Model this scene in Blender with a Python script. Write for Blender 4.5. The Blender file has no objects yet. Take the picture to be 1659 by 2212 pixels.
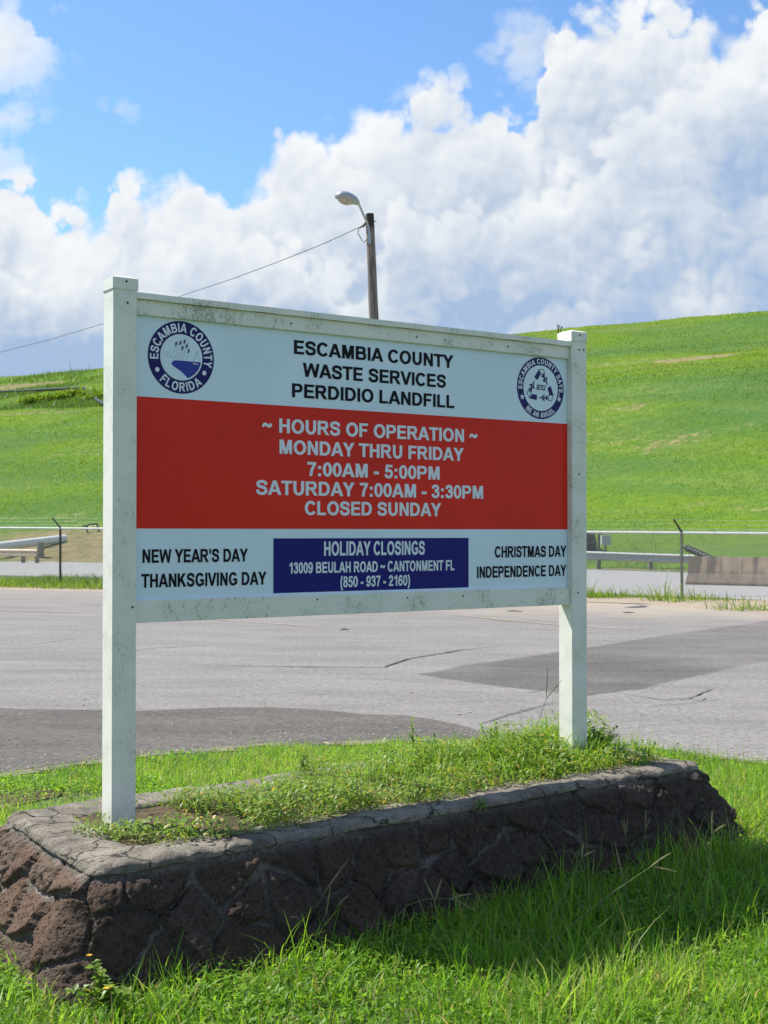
import bpy, bmesh, math, random
import numpy as np
from mathutils import Vector, Matrix, noise as mnoise

random.seed(7); rng = np.random.default_rng(7)
S = bpy.context.scene
COL = S.collection
R = math.radians

# ------------------------------------------------------------------ camera
F, CXP, CYP = 2800.0, 829.5, 1106.0          # focal length and centre measured on a 1659 px wide copy of the photo
PITCH = 0.0162
CAMH = 1.6
cam = bpy.data.cameras.new('camera'); camo = bpy.data.objects.new('camera', cam); COL.objects.link(camo)
cam.sensor_fit = 'HORIZONTAL'; cam.sensor_width = 36; cam.lens = F / 1659 * 36
camo.location = (0, 0, CAMH); camo.rotation_euler = (math.pi / 2 + PITCH, 0, 0)
cam.clip_start = .05; cam.clip_end = 6000
cam.dof.use_dof = True; cam.dof.focus_distance = 6.0; cam.dof.aperture_fstop = 13
S.camera = camo

# ------------------------------------------------------------------ light and exposure
SUN_AZ, SUN_EL = R(-65), R(54)                # azimuth from +Y, clockwise: the sun stands behind the sign, to the left
sd = Vector((math.sin(SUN_AZ) * math.cos(SUN_EL), math.cos(SUN_AZ) * math.cos(SUN_EL), math.sin(SUN_EL)))
sun = bpy.data.lights.new('sun', 'SUN'); suno = bpy.data.objects.new('sun', sun); COL.objects.link(suno)
sun.energy = 4.3; sun.angle = R(.5); sun.color = (1, .95, .86)
suno.rotation_euler = sd.to_track_quat('Z', 'Y').to_euler()
vs = S.view_settings
vs.view_transform = 'Standard'; vs.look = 'None'; vs.gamma = 1; vs.exposure = .85
SKY_STRENGTH, CLOUD_STRENGTH = .118, .585


class G:
    """a few words for wiring shader nodes"""
    def __init__(s, tree): s.t = tree; s.n = tree.nodes; s.l = tree.links
    def put(s, sock, v):
        if isinstance(v, bpy.types.NodeSocket): s.l.new(v, sock)
        elif v is not None: sock.default_value = v
    def m(s, op, a, b=None, c=None, clamp=False):
        n = s.n.new('ShaderNodeMath'); n.operation = op; n.use_clamp = clamp
        for i, v in enumerate((a, b, c)): s.put(n.inputs[i], v) if v is not None else None
        return n.outputs[0]
    def vm(s, op, a, b=None, out=0, scale=None):
        n = s.n.new('ShaderNodeVectorMath'); n.operation = op
        s.put(n.inputs[0], a)
        if b is not None: s.put(n.inputs[1], b)
        if scale is not None: s.put(n.inputs['Scale'], scale)
        return n.outputs[out]
    def ss(s, v, a, b, lo=0., hi=1.):
        n = s.n.new('ShaderNodeMapRange'); n.interpolation_type = 'SMOOTHSTEP'
        for i, q in zip((0, 1, 2, 3, 4), (v, a, b, lo, hi)): s.put(n.inputs[i], q)
        return n.outputs[0]
    def lin(s, v, a, b, lo=0., hi=1.):
        n = s.n.new('ShaderNodeMapRange')
        for i, q in zip((0, 1, 2, 3, 4), (v, a, b, lo, hi)): s.put(n.inputs[i], q)
        return n.outputs[0]
    def noise(s, vec, scale, detail=3, rough=.55, dist=0, out=0, dim='3D'):
        n = s.n.new('ShaderNodeTexNoise'); n.noise_dimensions = dim
        s.put(n.inputs['Vector'], vec)
        n.inputs['Scale'].default_value = scale; n.inputs['Detail'].default_value = detail
        n.inputs['Roughness'].default_value = rough; n.inputs['Distortion'].default_value = dist
        return n.outputs[out]
    def vor(s, vec, scale, feature='F1', smooth=None, out='Distance', detail=None):
        n = s.n.new('ShaderNodeTexVoronoi'); n.feature = feature
        s.put(n.inputs['Vector'], vec); n.inputs['Scale'].default_value = scale
        if smooth is not None: n.inputs['Smoothness'].default_value = smooth
        if detail is not None: n.inputs['Detail'].default_value = detail
        return n.outputs[out]
    def mix(s, f, a, b, mode='MIX'):
        n = s.n.new('ShaderNodeMix'); n.data_type = 'RGBA'; n.blend_type = mode
        s.put(n.inputs[0], f)
        for i, q in ((6, a), (7, b)):
            if isinstance(q, (tuple, list)): q = tuple(q)[:3] + (1,)
            s.put(n.inputs[i], q)
        return n.outputs[2]
    def mixf(s, f, a, b):
        n = s.n.new('ShaderNodeMix'); n.data_type = 'FLOAT'
        for i, q in zip((0, 2, 3), (f, a, b)): s.put(n.inputs[i], q)
        return n.outputs[0]
    def xyz(s, v):
        n = s.n.new('ShaderNodeSeparateXYZ'); s.put(n.inputs[0], v); return n.outputs
    def comb(s, x, y, z=0.):
        n = s.n.new('ShaderNodeCombineXYZ')
        for i, q in enumerate((x, y, z)): s.put(n.inputs[i], q)
        return n.outputs[0]
    def attr(s, name, out='Fac'):
        n = s.n.new('ShaderNodeAttribute'); n.attribute_name = name; return n.outputs[out]
    def bump(s, h, strength, dist):
        n = s.n.new('ShaderNodeBump'); n.inputs['Strength'].default_value = strength
        n.inputs['Distance'].default_value = dist; s.put(n.inputs['Height'], h); return n.outputs[0]


def U(px): return (px - CXP) / F
def V(py): return (1151 - py) / F

# ------------------------------------------------------------------ world: clear sky with cumulus
w = bpy.data.worlds.new('World'); S.world = w; w.use_nodes = True
g = G(w.node_tree); g.n.clear()
# the cauliflower field of the clouds, used three times
bt = bpy.data.node_groups.new('billow', 'ShaderNodeTree')
bt.interface.new_socket('Vector', in_out='INPUT', socket_type='NodeSocketVector')
bt.interface.new_socket('Height', in_out='OUTPUT', socket_type='NodeSocketFloat')
b = G(bt); gi = b.n.new('NodeGroupInput'); go = b.n.new('NodeGroupOutput')
p0 = gi.outputs[0]
p1 = b.vm('ADD', p0, b.vm('SCALE', b.vm('SUBTRACT', b.noise(p0, 14, 2, .5, out=1, dim='2D'), (.5, .5, .5)), scale=.032))
p2 = b.vm('ADD', p1, b.vm('SCALE', b.vm('SUBTRACT', b.noise(p0, 60, 3, .55, out=1, dim='2D'), (.5, .5, .5)), scale=.008))
def puff(vec, scale, amp, acc=None):
    n = b.n.new('ShaderNodeTexVoronoi'); n.voronoi_dimensions = '2D'; n.feature = 'SMOOTH_F1'; n.inputs['Smoothness'].default_value = .12
    b.l.new(vec, n.inputs['Vector']); n.inputs['Scale'].default_value = scale
    d = n.outputs['Distance']; h = b.m('MULTIPLY', b.m('SUBTRACT', .75, b.m('MULTIPLY', d, d)), amp)
    return h if acc is None else b.m('ADD', acc, h)
hh = puff(p1, 10, .46); hh = puff(p1, 22, .34, hh); hh = puff(p2, 48, .22, hh); hh = puff(p2, 100, .09, hh)
hh = b.m('MULTIPLY_ADD', b.m('SUBTRACT', b.noise(p2, 90, 4, .6, dim='2D'), .5), .035, hh)
b.l.new(hh, go.inputs[0])


def billow(v):
    n = g.n.new('ShaderNodeGroup'); n.node_tree = bt; g.put(n.inputs[0], v); return n.outputs[0]


tc = g.n.new('ShaderNodeTexCoord')
x, y, z = g.xyz(tc.outputs['Generated'])
ay = g.m('MAXIMUM', g.m('ABSOLUTE', y), .08)
u = g.m('DIVIDE', x, ay); v = g.m('DIVIDE', z, ay)
P = g.comb(u, v, 0.)
H = billow(P)
Lx, Ly = -.60, .80
Ha = billow(g.vm('ADD', P, (Lx * .007, Ly * .007, 0)))
Hb = billow(g.vm('ADD', P, (Lx * .024, Ly * .024, 0)))
rel = g.m('MULTIPLY_ADD', g.m('SUBTRACT', H, Hb), 1.0, g.m('MULTIPLY', g.m('SUBTRACT', H, Ha), 1.3))
rel = g.m('MAXIMUM', g.m('MINIMUM', rel, .35), -.35)
soft = g.m('SUBTRACT', g.noise(P, 8, 5, .55, .2, dim='2D'), .5)
UA, UB = U(-500), U(2200); VB = V(-120)
uw = g.m('ADD', u, g.m('MULTIPLY', g.m('SUBTRACT', g.noise(P, 40, 3, dim='2D'), .5), .012))
uu = g.lin(uw, UA, UB)
def knob(scale, amp):
    n = g.n.new('ShaderNodeTexVoronoi'); n.voronoi_dimensions = '2D'
    g.put(n.inputs['Vector'], g.vm('ADD', P, g.vm('SCALE', g.noise(P, 50, 3, .6, out=1, dim='2D'), scale=.016))); n.inputs['Scale'].default_value = scale
    d = n.outputs['Distance']; return g.m('MULTIPLY', g.m('SUBTRACT', .22, g.m('MULTIPLY', d, d)), amp)
fine = g.m("ADD", knob(38, .030), knob(85, .014))
fine = g.m('ADD', fine, g.m('MULTIPLY', g.m('SUBTRACT', g.noise(P, 90, 5, .65, dim='2D'), .5), .007))


def outline(pts_):
    fc = g.n.new('ShaderNodeFloatCurve'); cv = fc.mapping.curves[0]
    k = [((U(a) - UA) / (UB - UA), V(c) / VB) for a, c in pts_]
    while len(cv.points) < len(k): cv.points.new(.5, .5)
    for i, q in enumerate(k): cv.points[i].location = q; cv.points[i].handle_type = 'AUTO'
    fc.mapping.update(); g.put(fc.inputs[1], uu)
    return g.m('SUBTRACT', g.m('MULTIPLY', fc.outputs[0], VB), v)
def disc(px, py, r, sx=1., sy=1.):
    d = g.vm('LENGTH', g.vm('MULTIPLY', g.vm('SUBTRACT', P, (U(px), V(py), 0)), (1 / sx, 1 / sy, 1)), out=1)
    return g.m('SUBTRACT', r / F, d)
def bank(dep, k, lo, hi, base, peak, fade):
    """how much of the sky this bank covers, and how bright it stands below its own outline"""
    fld = g.m('ADD', g.m('MULTIPLY_ADD', g.m('SUBTRACT', H, .47), k, dep), fine)
    return g.ss(fld, lo, hi), g.ss(fld, .0, fade, peak, base), fld


top = [(-500, 450), (-120, 420), (0, 410), (65, 405), (105, 455), (180, 488), (215, 494), (240, 430), (285, 405), (335, 430), (400, 398),
       (455, 420), (500, 412), (520, 358), (572, 342), (605, 294), (632, 286), (662, 308), (720, 296), (790, 260), (868, 252),
       (905, 208), (990, 214), (1070, 210), (1115, 262), (1148, 272), (1172, 150), (1210, 80), (1245, 40), (1325, 5), (1440, 22),
       (1520, 62), (1570, 84), (1625, 40), (1700, 0), (2200, -60)]
mid = [(-500, 620), (0, 560), (60, 610), (150, 640), (230, 580), (330, 560), (430, 500), (520, 520), (620, 560), (720, 590), (820, 590), (842, 505), (905, 476),
       (1000, 488), (1080, 452), (1180, 432), (1290, 350), (1350, 260), (1440, 225), (1540, 190), (1659, 170), (2200, 150)]
low_ = [(-500, 700), (0, 690), (50, 645), (130, 640), (250, 660), (420, 700), (560, 650), (680, 600), (740, 650), (830, 665), (950, 690), (1120, 640), (1220, 660), (1320, 640), (1370, 560), (1440, 525), (1500, 560), (1560, 640), (1659, 690), (2200, 700)]
side = g.m('MAXIMUM', disc(-70, 85, 150, 1.35, .70), disc(1135, 95, 50, 1, 1.15))
for q in ((0, 250, 44, 1.3, .5), (-20, 350, 50, 1.1, .55), (240, 235, 6, 1.2, .9), (950, 205, 30, 1.3, .8)): side = g.m('MAXIMUM', side, disc(*q))
dtop = outline(top)
soft_edge = g.ss(g.noise(P, 13, 2, dim='2D'), .35, .65, .006, .028)
a1, b1, f1 = bank(g.m('MAXIMUM', dtop, side), .07, -.004, soft_edge, .42, .87, .095)
a2, b2, f2 = bank(outline(mid), .09, -.006, .018, .25, .80, .085)
a3, b3, f3 = bank(outline(low_), .09, -.010, .030, .14, .60, .07)
br = g.mixf(a2, b1, b2); br = g.mixf(a3, br, b3)
haze_low = g.ss(v, .11, .20, -.52, 0.)
br = g.m('SUBTRACT', br, g.m('MULTIPLY', g.ss(u, .10, .27), g.ss(v, .29, .20, 0., .14)))
br = g.m('ADD', br, g.m('ADD', haze_low, g.m('MULTIPLY_ADD', soft, .80, g.m('MULTIPLY', rel, .60))))
over = g.m('MULTIPLY', g.ss(v, .50, .75), g.ss(g.noise(tc.outputs['Generated'], 2.6, 5, .6), .50, .62))  # added cloud cover high overhead, out of view, to brighten the fill light
br = g.mixf(over, br, .66)
alpha = g.m('MULTIPLY', a1, g.m('MAXIMUM', g.ss(side, -.02, .045, .30, 1.), g.ss(dtop, -.035, -.005)))
alpha = g.m('MAXIMUM', alpha, over)
cr = g.n.new('ShaderNodeValToRGB'); g.put(cr.inputs[0], br)
els = cr.color_ramp.elements
els[0].position = 0; els[0].color = (.37, .50, .71, 1)
els[1].position = 1; els[1].color = (.89, .91, .93, 1)
e = els.new(.3); e.color = (.55, .63, .75, 1)
e = els.new(.6); e.color = (.72, .77, .84, 1)
e = els.new(.82); e.color = (.83, .86, .89, 1)
sky = g.n.new('ShaderNodeTexSky'); sky.sky_type = 'NISHITA'; sky.sun_disc = False
sky.sun_elevation = SUN_EL; sky.sun_rotation = SUN_AZ; sky.altitude = 0; sky.air_density = 1.0; sky.dust_density = .3; sky.ozone_density = 3
sc = g.mix(1., sky.outputs[0], (.66, .81, .92), 'MULTIPLY')
bg1 = g.n.new('ShaderNodeBackground'); g.put(bg1.inputs[0], sc); bg1.inputs[1].default_value = SKY_STRENGTH
bg2 = g.n.new('ShaderNodeBackground'); g.put(bg2.inputs[0], cr.outputs[0]); bg2.inputs[1].default_value = CLOUD_STRENGTH
ms = g.n.new('ShaderNodeMixShader'); g.put(ms.inputs[0], g.m('MULTIPLY', alpha, g.ss(z, -.02, .02)))
g.l.new(bg1.outputs[0], ms.inputs[1]); g.l.new(bg2.outputs[0], ms.inputs[2])
wo = g.n.new('ShaderNodeOutputWorld'); g.l.new(ms.outputs[0], wo.inputs[0])
w.cycles.sampling_method = 'MANUAL'; w.cycles.sample_map_resolution = 512
S.cycles.use_denoising = True
S.cycles.max_bounces = 8; S.cycles.transparent_max_bounces = 8

# ------------------------------------------------------------------ measuring the photo
def ray(px, py):
    a, c = (px - CXP) / F, (CYP - py) / F
    return Vector((a, math.cos(PITCH) - c * math.sin(PITCH), math.sin(PITCH) + c * math.cos(PITCH)))
def at_z(px, py, z=0.):
    d = ray(px, py); t = (z - CAMH) / d.z; return Vector((d.x * t, d.y * t, z))
def at_y(px, py, Y):
    d = ray(px, py); t = Y / d.y; return Vector((d.x * t, Y, CAMH + d.z * t))
QX, QY = .424, .905                            # away from the camera, square to fence, road and guardrail
def fq(x, y): return QX * x + QY * y
def terrain(x, y):
    q = fq(x, y); s = .509 * x + .861 * y
    z = .02 * min(max(q - 34, 0), 14)
    if q > 47:
        a = q - 48; c = max(133.5 - s, 0); t = a / max(a + c, .1)
        if a < -1: t = 0
        t = max(t, 0.)
        z += 23.7 * (t + .035 * math.sin(t * 3.1416) - .02 * math.sin(t * 12)) if t < 1 else 23.7
        if c > 0 and t > 0:
            n = mnoise.noise((x * .06, y * .06, 1)) * .5 + mnoise.noise((x * .2, y * .2, 4)) * .16
            z += n * min(t * 8, 1)
        elif c <= 0: z += mnoise.noise((x * .06, y * .06, 1)) * .5
    return z
def on_terrain(px, py):
    d = ray(px, py); t = 2.
    while t < 400:
        if CAMH + d.z * t < terrain(d.x * t, d.y * t): break
        t += .1 if t < 80 else .4
    return Vector((d.x * t, d.y * t, terrain(d.x * t, d.y * t)))

# ------------------------------------------------------------------ builders
def tag(o, label=None, cat=None, group=None, kind=None):
    if label: o['label'] = label
    if cat: o['category'] = cat
    if group: o['group'] = group
    if kind: o['kind'] = kind
    return o
def empty(name, loc, label, cat, group=None, rz=0.):
    o = bpy.data.objects.new(name, None); COL.objects.link(o); o.location = loc; o.rotation_euler = (0, 0, rz)
    o.empty_display_size = .1
    return tag(o, label, cat, group)
def mesh_obj(name, me, mat, parent=None):
    o = bpy.data.objects.new(name, me); COL.objects.link(o)
    if mat is not None and not me.materials: me.materials.append(mat)
    if parent is not None: o.parent = parent
    return o
def from_arrays(name, verts, faces, mat, parent=None, attrs=None, smooth=False):
    """verts (n,3); faces (m,k) all with k corners"""
    verts = np.asarray(verts, np.float32); faces = np.asarray(faces, np.int32)
    me = bpy.data.meshes.new(name); k = faces.shape[1]
    me.vertices.add(len(verts)); me.vertices.foreach_set('co', verts.ravel())
    me.loops.add(faces.size); me.loops.foreach_set('vertex_index', faces.ravel())
    me.polygons.add(len(faces)); me.polygons.foreach_set('loop_start', np.arange(0, faces.size, k, dtype=np.int32))
    me.polygons.foreach_set('loop_total', np.full(len(faces), k, np.int32))
    if smooth: me.polygons.foreach_set('use_smooth', np.ones(len(faces), bool))
    for an, val in (attrs or {}).items():
        at = me.attributes.new(an, 'FLOAT', 'POINT'); at.data.foreach_set('value', np.asarray(val, np.float32))
    me.update(); me.validate()
    return mesh_obj(name, me, mat, parent)


class MB:
    """collects shapes into ONE mesh"""
    def __init__(s): s.v = []; s.f = []
    def add(s, vs_, fs_):
        o = len(s.v); s.v += [tuple(q) for q in vs_]; s.f += [tuple(i + o for i in q) for q in fs_]; return s
    def box(s, x0, x1, y0, y1, z0, z1):
        return s.add([(x0, y0, z0), (x1, y0, z0), (x1, y1, z0), (x0, y1, z0), (x0, y0, z1), (x1, y0, z1), (x1, y1, z1), (x0, y1, z1)],
                     [(0, 3, 2, 1), (4, 5, 6, 7), (0, 1, 5, 4), (1, 2, 6, 5), (2, 3, 7, 6), (3, 0, 4, 7)])
    def tube(s, pts, r, n=8, cap=True):
        pts = [Vector(q) for q in pts]; rs = r if isinstance(r, (list, tuple)) else [r] * len(pts)
        vs_, fs_ = [], []; ref = None
        for i, q in enumerate(pts):
            d = (pts[min(i + 1, len(pts) - 1)] - pts[max(i - 1, 0)]).normalized()
            if ref is None: ref = Vector((0, 0, 1)) if abs(d.z) < .9 else Vector((1, 0, 0))
            a = d.cross(ref).normalized(); c = a.cross(d).normalized(); ref = c
            for k in range(n):
                t = 2 * math.pi * k / n; vs_.append(q + (a * math.cos(t) + c * math.sin(t)) * rs[i])
        for i in range(len(pts) - 1):
            for k in range(n): fs_.append((i * n + k, i * n + (k + 1) % n, (i + 1) * n + (k + 1) % n, (i + 1) * n + k))
        if cap: fs_.append(tuple(range(n))[::-1]); fs_.append(tuple((len(pts) - 1) * n + k for k in range(n)))
        return s.add(vs_, fs_)
    def loft(s, rings, cap=True):
        n = len(rings[0]); vs_ = [q for r_ in rings for q in r_]; fs_ = []
        for i in range(len(rings) - 1):
            for k in range(n): fs_.append((i * n + k, i * n + (k + 1) % n, (i + 1) * n + (k + 1) % n, (i + 1) * n + k))
        if cap: fs_.append(tuple(range(n))[::-1]); fs_.append(tuple((len(rings) - 1) * n + k for k in range(n)))
        return s.add(vs_, fs_)
    def build(s, name, mat, parent=None, smooth=False, bevel=0.):
        me = bpy.data.meshes.new(name); me.from_pydata(s.v, [], s.f)
        bm = bmesh.new(); bm.from_mesh(me); bmesh.ops.recalc_face_normals(bm, faces=bm.faces)
        if bevel: bmesh.ops.bevel(bm, geom=list(bm.edges), offset=bevel, segments=2, affect='EDGES', clamp_overlap=True)
        if smooth:
            for f_ in bm.faces: f_.smooth = True
            for e_ in bm.edges:
                if len(e_.link_faces) == 2 and e_.calc_face_angle(0) > .7: e_.smooth = False
        bm.to_mesh(me); bm.free()
        return mesh_obj(name, me, mat, parent)


def sheet(name, pts, z, mat, kind='structure', parent=None, inset=0.):
    """a flat polygon, triangulated, z metres above the terrain"""
    bm = bmesh.new(); vs_ = [bm.verts.new((q[0], q[1], z(q[0], q[1]) if callable(z) else z)) for q in pts]
    f_ = bm.faces.new(vs_); f_.normal_update()
    if f_.normal.z < 0: f_.normal_flip()
    n0 = len(bm.verts)
    if inset: bmesh.ops.inset_region(bm, faces=[f_], thickness=inset, use_even_offset=False, use_boundary=True)
    bmesh.ops.triangulate(bm, faces=list(bm.faces))
    me = bpy.data.meshes.new(name); bm.to_mesh(me); bm.free()
    if inset: me.attributes.new('inner', 'FLOAT', 'POINT').data.foreach_set('value', np.array([1. if min((q.co.x - a[0]) ** 2 + (q.co.y - a[1]) ** 2 for a in pts) > (inset * .5) ** 2 else 0. for q in me.vertices], np.float32))
    o = mesh_obj(name, me, mat, parent)
    if kind: o['kind'] = kind
    return o
def wobble(pts, amp, step, closed=True, seed=0):
    """an outline cut fine and roughened"""
    out = []; n = len(pts)
    for i in range(n if closed else n - 1):
        a = Vector(pts[i]).to_2d(); c = Vector(pts[(i + 1) % n]).to_2d(); k = max(int((c - a).length / step), 1)
        for j in range(k):
            q = a.lerp(c, j / k)
            dx = mnoise.noise((q.x * 1.3, q.y * 1.3, seed)) * amp + mnoise.noise((q.x * 6, q.y * 6, seed)) * amp * .35
            dy = mnoise.noise((q.x * 1.3, q.y * 1.3, seed + 9)) * amp + mnoise.noise((q.x * 6, q.y * 6, seed + 9)) * amp * .35
            out.append((q.x + dx, q.y + dy))
    if not closed: out.append(tuple(Vector(pts[-1]).to_2d()))
    return out

# ------------------------------------------------------------------ materials
def mat(name):
    m_ = bpy.data.materials.new(name); m_.use_nodes = True; q = G(m_.node_tree); q.n.clear()
    o = q.n.new('ShaderNodeOutputMaterial'); p = q.n.new('ShaderNodeBsdfPrincipled')
    q.l.new(p.outputs[0], o.inputs[0]); q.p = p; q.o = o
    tcn = q.n.new('ShaderNodeTexCoord'); q.obj = tcn.outputs['Object']
    q.pos = q.n.new('ShaderNodeNewGeometry').outputs['Position']
    return m_, q
def fin(q, col=None, rough=None, nrm=None, metal=None, spec=None):
    p = q.p
    if col is not None: q.put(p.inputs['Base Color'], tuple(col)[:3] + (1,) if isinstance(col, (tuple, list)) else col)
    if rough is not None: q.put(p.inputs['Roughness'], rough)
    if nrm is not None: q.put(p.inputs['Normal'], nrm)
    if metal is not None: q.put(p.inputs['Metallic'], metal)
    if spec is not None: q.put(p.inputs['Specular IOR Level'], spec)
def plain(name, col, rough=.6, metal=0., var=.15, scale=8, bump=0., spec=.4):
    m_, q = mat(name); n = q.noise(q.obj, scale, 5, .6)
    c = q.mix(q.ss(n, .3, .7), tuple(k * (1 - var) for k in col), tuple(min(k * (1 + var), 1) for k in col))
    fin(q, c, rough, q.bump(n, bump, .02) if bump else None, metal, spec); return m_
def leaf_mat(name, cols, trans, tw=.45, gloss=.35):
    """leaves and blades: colour chosen per leaf by its tint, light passes through"""
    m_, q = mat(name); r = q.n.new('ShaderNodeValToRGB'); q.put(r.inputs[0], q.attr('tint')); e_ = r.color_ramp.elements
    e_[0].position = cols[0][0]; e_[0].color = cols[0][1] + (1,); e_[1].position = cols[-1][0]; e_[1].color = cols[-1][1] + (1,)
    for p_, c_ in cols[1:-1]: k = e_.new(p_); k.color = c_ + (1,)
    fin(q, r.outputs[0], .45, spec=gloss)
    t = q.n.new('ShaderNodeBsdfTranslucent'); q.put(t.inputs[0], q.mix(1., r.outputs[0], trans, 'MULTIPLY'))
    mx = q.n.new('ShaderNodeMixShader'); mx.inputs[0].default_value = tw
    q.l.new(q.p.outputs[0], mx.inputs[1]); q.l.new(t.outputs[0], mx.inputs[2]); q.l.new(mx.outputs[0], q.o.inputs[0]); return m_


def white_paint(name, dirt, lo=.60):
    m_, q = mat(name)
    n1 = q.noise(q.vm('MULTIPLY', q.obj, (1, 1, .55)), 95, 6, .75, .4); n2 = q.noise(q.obj, 5, 4, .6); n3 = q.noise(q.obj, 260, 3, .7)
    spots = q.ss(q.m('ADD', n1, q.m('MULTIPLY', q.m('SUBTRACT', n2, .5), .5)), lo, lo + .12)
    c = q.mix(q.ss(n2, .35, .7), (.80, .785, .70), (.70, .70, .61))
    c = q.mix(q.m('MULTIPLY', spots, dirt), c, (.25, .26, .18))
    c = q.mix(q.m('MULTIPLY', q.ss(n3, .55, .75), .18), c, (.35, .35, .28))
    fin(q, c, .5, q.bump(n1, .12, .004)); return m_


M_post = white_paint('white_paint', .62, .565)
M_rail = white_paint('mildewed_paint', .75, .54)
M_cap = white_paint('cap_paint', .35, .62)
M_panel = plain('panel_white', (.69, .81, .89), .42, 0, .03, 3, spec=.3)
M_red = plain('panel_red', (.72, .026, .012), .42, 0, .09, 1.5, spec=.2)
M_blue = plain('panel_blue', (.010, .010, .17), .4, 0, .06, 3, spec=.2)
M_navy = plain('seal_navy', (.015, .013, .12), .4, 0, .06, 6, spec=.2)
M_water = plain('seal_water', (.01, .028, .30), .3, 0, .05, 6)
M_black = plain('letter_black', (.006, .006, .010), .5, 0, .1, 6, spec=.15)
M_white = plain('letter_white', (.72, .78, .84), .32, 0, .03, 6, spec=.5)
M_faint = plain('seal_faint_line', (.42, .50, .52), .4, 0, .05, 6)
M_tan = plain('seal_tan', (.62, .52, .36), .4, 0, .05, 6)
M_galv = plain('galvanised_steel', (.62, .64, .62), .5, .15, .14, 14)
M_wire = plain('fence_wire', (.42, .43, .40), .5, .2, .2, 30)
M_fpost = plain('dull_olive_steel', (.27, .26, .20), .7, .1, .3, 10)
M_iron = plain('weathered_iron', (.085, .075, .065), .7, .3, .4, 20)
M_rubber = plain('black_plastic', (.02, .021, .022), .5, 0, .3, 12)
M_screw = plain('rusty_screw', (.05, .04, .035), .6, .4, .3, 40)


def wood_pole():
    m_, q = mat('weathered_wood'); p_ = q.vm('MULTIPLY', q.obj, (9, 9, .55))
    n = q.noise(p_, 3, 6, .65, .6); n2 = q.noise(q.vm('MULTIPLY', q.obj, (30, 30, .7)), 2, 4, .6)
    c = q.mix(q.ss(n, .3, .68), (.075, .058, .045), (.30, .26, .215)); c = q.mix(q.ss(n2, .6, .72), c, (.03, .024, .02))
    z_ = q.xyz(q.obj)[2]; c = q.mix(q.ss(z_, 9.05, 9.3), c, (.045, .03, .026))
    fin(q, c, .85, q.bump(n2, .6, .02)); return m_


def asphalt(name, a, c, sand=0., fleck=.5, fade=0):
    m_, q = mat(name); n = q.noise(q.pos, 55, 5, .8); n2 = q.noise(q.pos, .55, 5, .6); n3 = q.noise(q.vm('MULTIPLY', q.pos, (1, 3, 1)), 2.2, 4, .6)
    cc = q.mix(q.ss(n2, .3, .7), a, c)
    cc = q.mix(q.m('MULTIPLY', q.ss(n, .38, .66), fleck), q.mix(.5, cc, tuple(k * .62 for k in a)), tuple(min(k * 1.45, .8) for k in c))
    ng = q.noise(q.pos, 17, 4, .75); cc = q.mix(q.m('MULTIPLY', q.ss(ng, .38, .62), .55), q.mix(.4, cc, tuple(k * .7 for k in a)), tuple(min(k * 1.3, .8) for k in c)); vd = q.vor(q.pos, 70, 'F1'); cc = q.mix(q.m('MULTIPLY', q.ss(vd, .22, .1), .30), cc, (.42, .40, .37))
    vk = q.vor(q.pos, 34, 'F1'); cc = q.mix(q.m('MULTIPLY', q.ss(vk, .14, .06), .6), cc, (.05, .048, .046))
    n5 = q.noise(q.vm('MULTIPLY', q.pos, (.5, 1.6, 1)), 1.1, 6, .7, .5); cc = q.mix(q.m('MULTIPLY', q.ss(n5, .42, .66), .35), cc, tuple(k * .68 for k in a)); cc = q.mix(q.m('MULTIPLY', q.ss(n5, .40, .28), .35), cc, (.33, .30, .27)); tone_mask = q.ss(n3, .58, .75); cc = q.mix(q.m('MULTIPLY', tone_mask, .22), cc, (.30, .235, .17))  # brown stain blotches scattered over the asphalt
    if sand:
        s_ = q.vm('DOT_PRODUCT', q.pos, (QX, QY, 0), out=1)
        s_ = q.m('ADD', s_, q.m('MULTIPLY', q.m('SUBTRACT', q.noise(q.pos, .45, 5, .65), .5), 9))
        sx_ = q.xyz(q.pos)[0]
        edge = q.m('MULTIPLY', q.ss(s_, 22., 29), q.ss(sx_, -9, 5, .35, 1.))
        cc = q.mix(q.m('MULTIPLY', edge, sand), cc, (.36, .30, .235))
    tr_ = q.noise(q.comb(q.m('MULTIPLY', q.vm('DOT_PRODUCT', q.pos, (QY, -QX, 0), out=1), .12), q.m('MULTIPLY', q.vm('DOT_PRODUCT', q.pos, (QX, QY, 0), out=1), 1.4), 0.), 1.0, 5, .65)
    cc = q.mix(q.m('MULTIPLY', q.ss(tr_, .48, .68), .17), cc, tuple(k * .55 for k in a)); cc = q.mix(q.m('MULTIPLY', q.ss(tr_, .45, .3), .16), cc, tuple(min(k * 1.35, .8) for k in c))
    fin(q, cc, .92, q.bump(n, .35, .01), spec=.2)
    if fade:
        al_ = q.ss(q.m('ADD', q.attr('inner'), q.m('MULTIPLY', q.m('SUBTRACT', q.noise(q.pos, 4, 7, .75), .5), 1.6)), .05, .85)
        al_ = q.m('MULTIPLY', al_, q.ss(q.noise(q.pos, .5, 5, .65), .3, .62, .85, .40 if fade > 1 else .62))
        if fade > 1: al_ = q.m('MULTIPLY', al_, q.ss(q.xyz(q.pos)[0], 1.9, 4.4, 1., .42))
        tb = q.n.new('ShaderNodeBsdfTransparent'); mx = q.n.new('ShaderNodeMixShader'); q.put(mx.inputs[0], al_)
        q.l.new(tb.outputs[0], mx.inputs[1]); q.l.new(q.p.outputs[0], mx.inputs[2]); q.l.new(mx.outputs[0], q.o.inputs[0])
    return m_


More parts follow.
